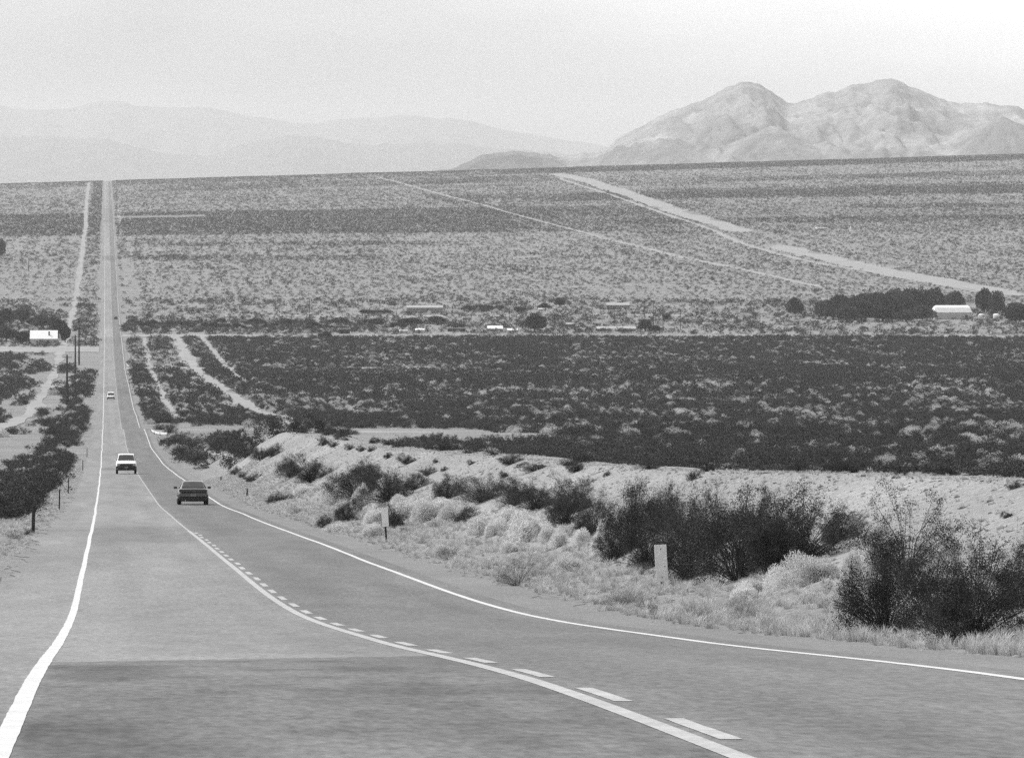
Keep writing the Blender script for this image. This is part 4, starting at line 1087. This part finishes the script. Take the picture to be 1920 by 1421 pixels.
    for s in (-1, 1):
        m_ = MB().box((s * (hw + .10), yb1 - .35, belt + .07), (.20, .10, .13)).build('side_mirror', M['car_dark'] if style != 'suv' else paint, e, bevel=.02)
    ax = hl - .85
    for s in (-1, 1):
        wheel(e, s * (hw - .11), ax, wr, .22); wheel(e, s * (hw - .11), -ax + .05, wr, .22)
    MB().box((0, 0, clear - .02), (W * .80, L * .9, .10)).build('underbody', M['car_dark'], e)
    tag(e, label, cat)
    return e, hw, hl
# silver sedan driving away
X, Y, z, s = hit(361, 947)
Yc = Y + 2.4; zc = float(z0(Yc)); pit = math.atan2(float(z0(Yc + 2) - z0(Yc - 2)), 4)
e, hw, hl = car('sedan', (5.13, Yc, zc + 0.014), 0, 4.8, 1.80, 1.40, 0.92, 0.27, M['car_silver'], 'dark grey sedan driving away in the right lane, seen from behind', 'car', 'sedan')
e.rotation_euler = (pit, 0, 0)
MB().box((0, -hl - .005, .83), (hw * 1.74, .09, .17)).build('tail_light_band', M['redlens'], e, bevel=.03)
for sx in (-1, 1): MB().box((sx * hw * .72, -hl - .055, .83), (.36, .02, .13)).build('tail_light', M['redlens'], e)
MB().box((0, -hl - .05, .56), (hw * 1.92, .22, .20)).build('rear_bumper', M['car_silver'], e, bevel=.06)
MB().box((0, -hl + .02, .36), (hw * 1.85, .16, .20)).build('lower_valance', M['car_dark'], e, bevel=.03)
pl = MB().box((0, -hl - .165, .57), (.31, .012, .15)).build('licence_plate', M['wallgrey'], e)
MB().tube((-.45, -hl - .1, .26), (-.45, -hl + .3, .26), .035, .035, 8).build('exhaust_pipe', M['chrome'], e)
# oncoming cream truck-like wagon
X, Y, z, s = hit(236, 889)
Yc = Y + 2.2; zc = float(z0(Yc)); pit = math.atan2(float(z0(Yc + 2) - z0(Yc - 2)), 4)
e, hw, hl = car('utility_wagon', (2.0, Yc, zc + 0.014), math.pi, 4.7, 2.0, 1.95, 1.28, 0.42, M['car_cream'], 'pale tall utility wagon coming towards the camera in the left lane, its front in shade', 'car', 'suv', wr=0.38)
e.rotation_euler = (-pit, 0, math.pi)
MB().box((0, hl + .02, .88), (hw * 1.78, .10, .28)).build('grille', M['car_dark'], e, bevel=.02)
for sx in (-1, 1):
    MB().box((sx * hw * .74, hl + .078, .89), (.24, .03, .17)).build('headlight', M['lens'], e, bevel=.01)
MB().box((0, hl + .10, .64), (hw * 1.96, .22, .22)).build('front_bumper', M['car_dark'], e, bevel=.03)
MB().box((0, hl - .02, .44), (hw * 1.75, .10, .18)).build('valance', M['car_dark'], e)
MB().box((0, hl + .215, .64), (.31, .012, .14)).build('licence_plate', M['wallgrey'], e)
# far oncoming white van
X, Y, z, s = hit(206, 749)
zc = float(z0(Y)); pit = math.atan2(float(z0(Y + 2) - z0(Y - 2)), 4)
e, hw, hl = car('van', (1.4, Y, zc + 0.014), math.pi, 4.8, 1.95, 1.9, 1.15, 0.35, M['car_white'], 'tiny bright white van far down the highway coming towards the camera', 'van', 'van', wr=0.34)
e.rotation_euler = (-pit, 0, math.pi)
for sx in (-1, 1): MB().box((sx * hw * .76, hl + .01, .76), (.24, .06, .18)).build('headlight', M['lens'], e)
MB().box((0, hl + .03, .50), (hw * 1.9, .14, .26)).build('front_bumper', M['car_dark'], e, bevel=.03)
# far dark car going away
X, Y, z, s = hit(217, 599)
zc = float(z0(Y))
e, hw, hl = car('sedan', (5.0, Y, zc + 0.014), 0, 4.7, 1.8, 1.45, .95, .27, M['car_dark'], 'tiny dark car far away in the right lane near the valley bottom', 'car', 'sedan')
for sx in (-1, 1): MB().box((sx * hw * .7, -hl - .01, .80), (.36, .06, .15)).build('tail_light', M['redlens'], e)

# ------------------------------------------------------------------ haze: the desert air
hz = MB(); hz.box((3000, 22000, 240), (52000, 44200, 740)); ho = hz.build('haze', None)
hm = bpy.data.materials.new('haze'); hm.use_nodes = True; ht = hm.node_tree; ht.nodes.clear()
out = ht.nodes.new('ShaderNodeOutputMaterial'); pv = ht.nodes.new('ShaderNodeVolumePrincipled')
pv.inputs['Color'].default_value = (0.83, 0.83, 0.83, 1); pv.inputs['Density'].default_value = 3.7e-5; pv.inputs['Anisotropy'].default_value = 0.25
ht.links.new(pv.outputs[0], out.inputs['Volume'])
ho.data.materials.clear(); ho.data.materials.append(hm); tag(ho, kind='stuff')
print('Z range', float(GZ.min()), 'objects', len(scene.objects))
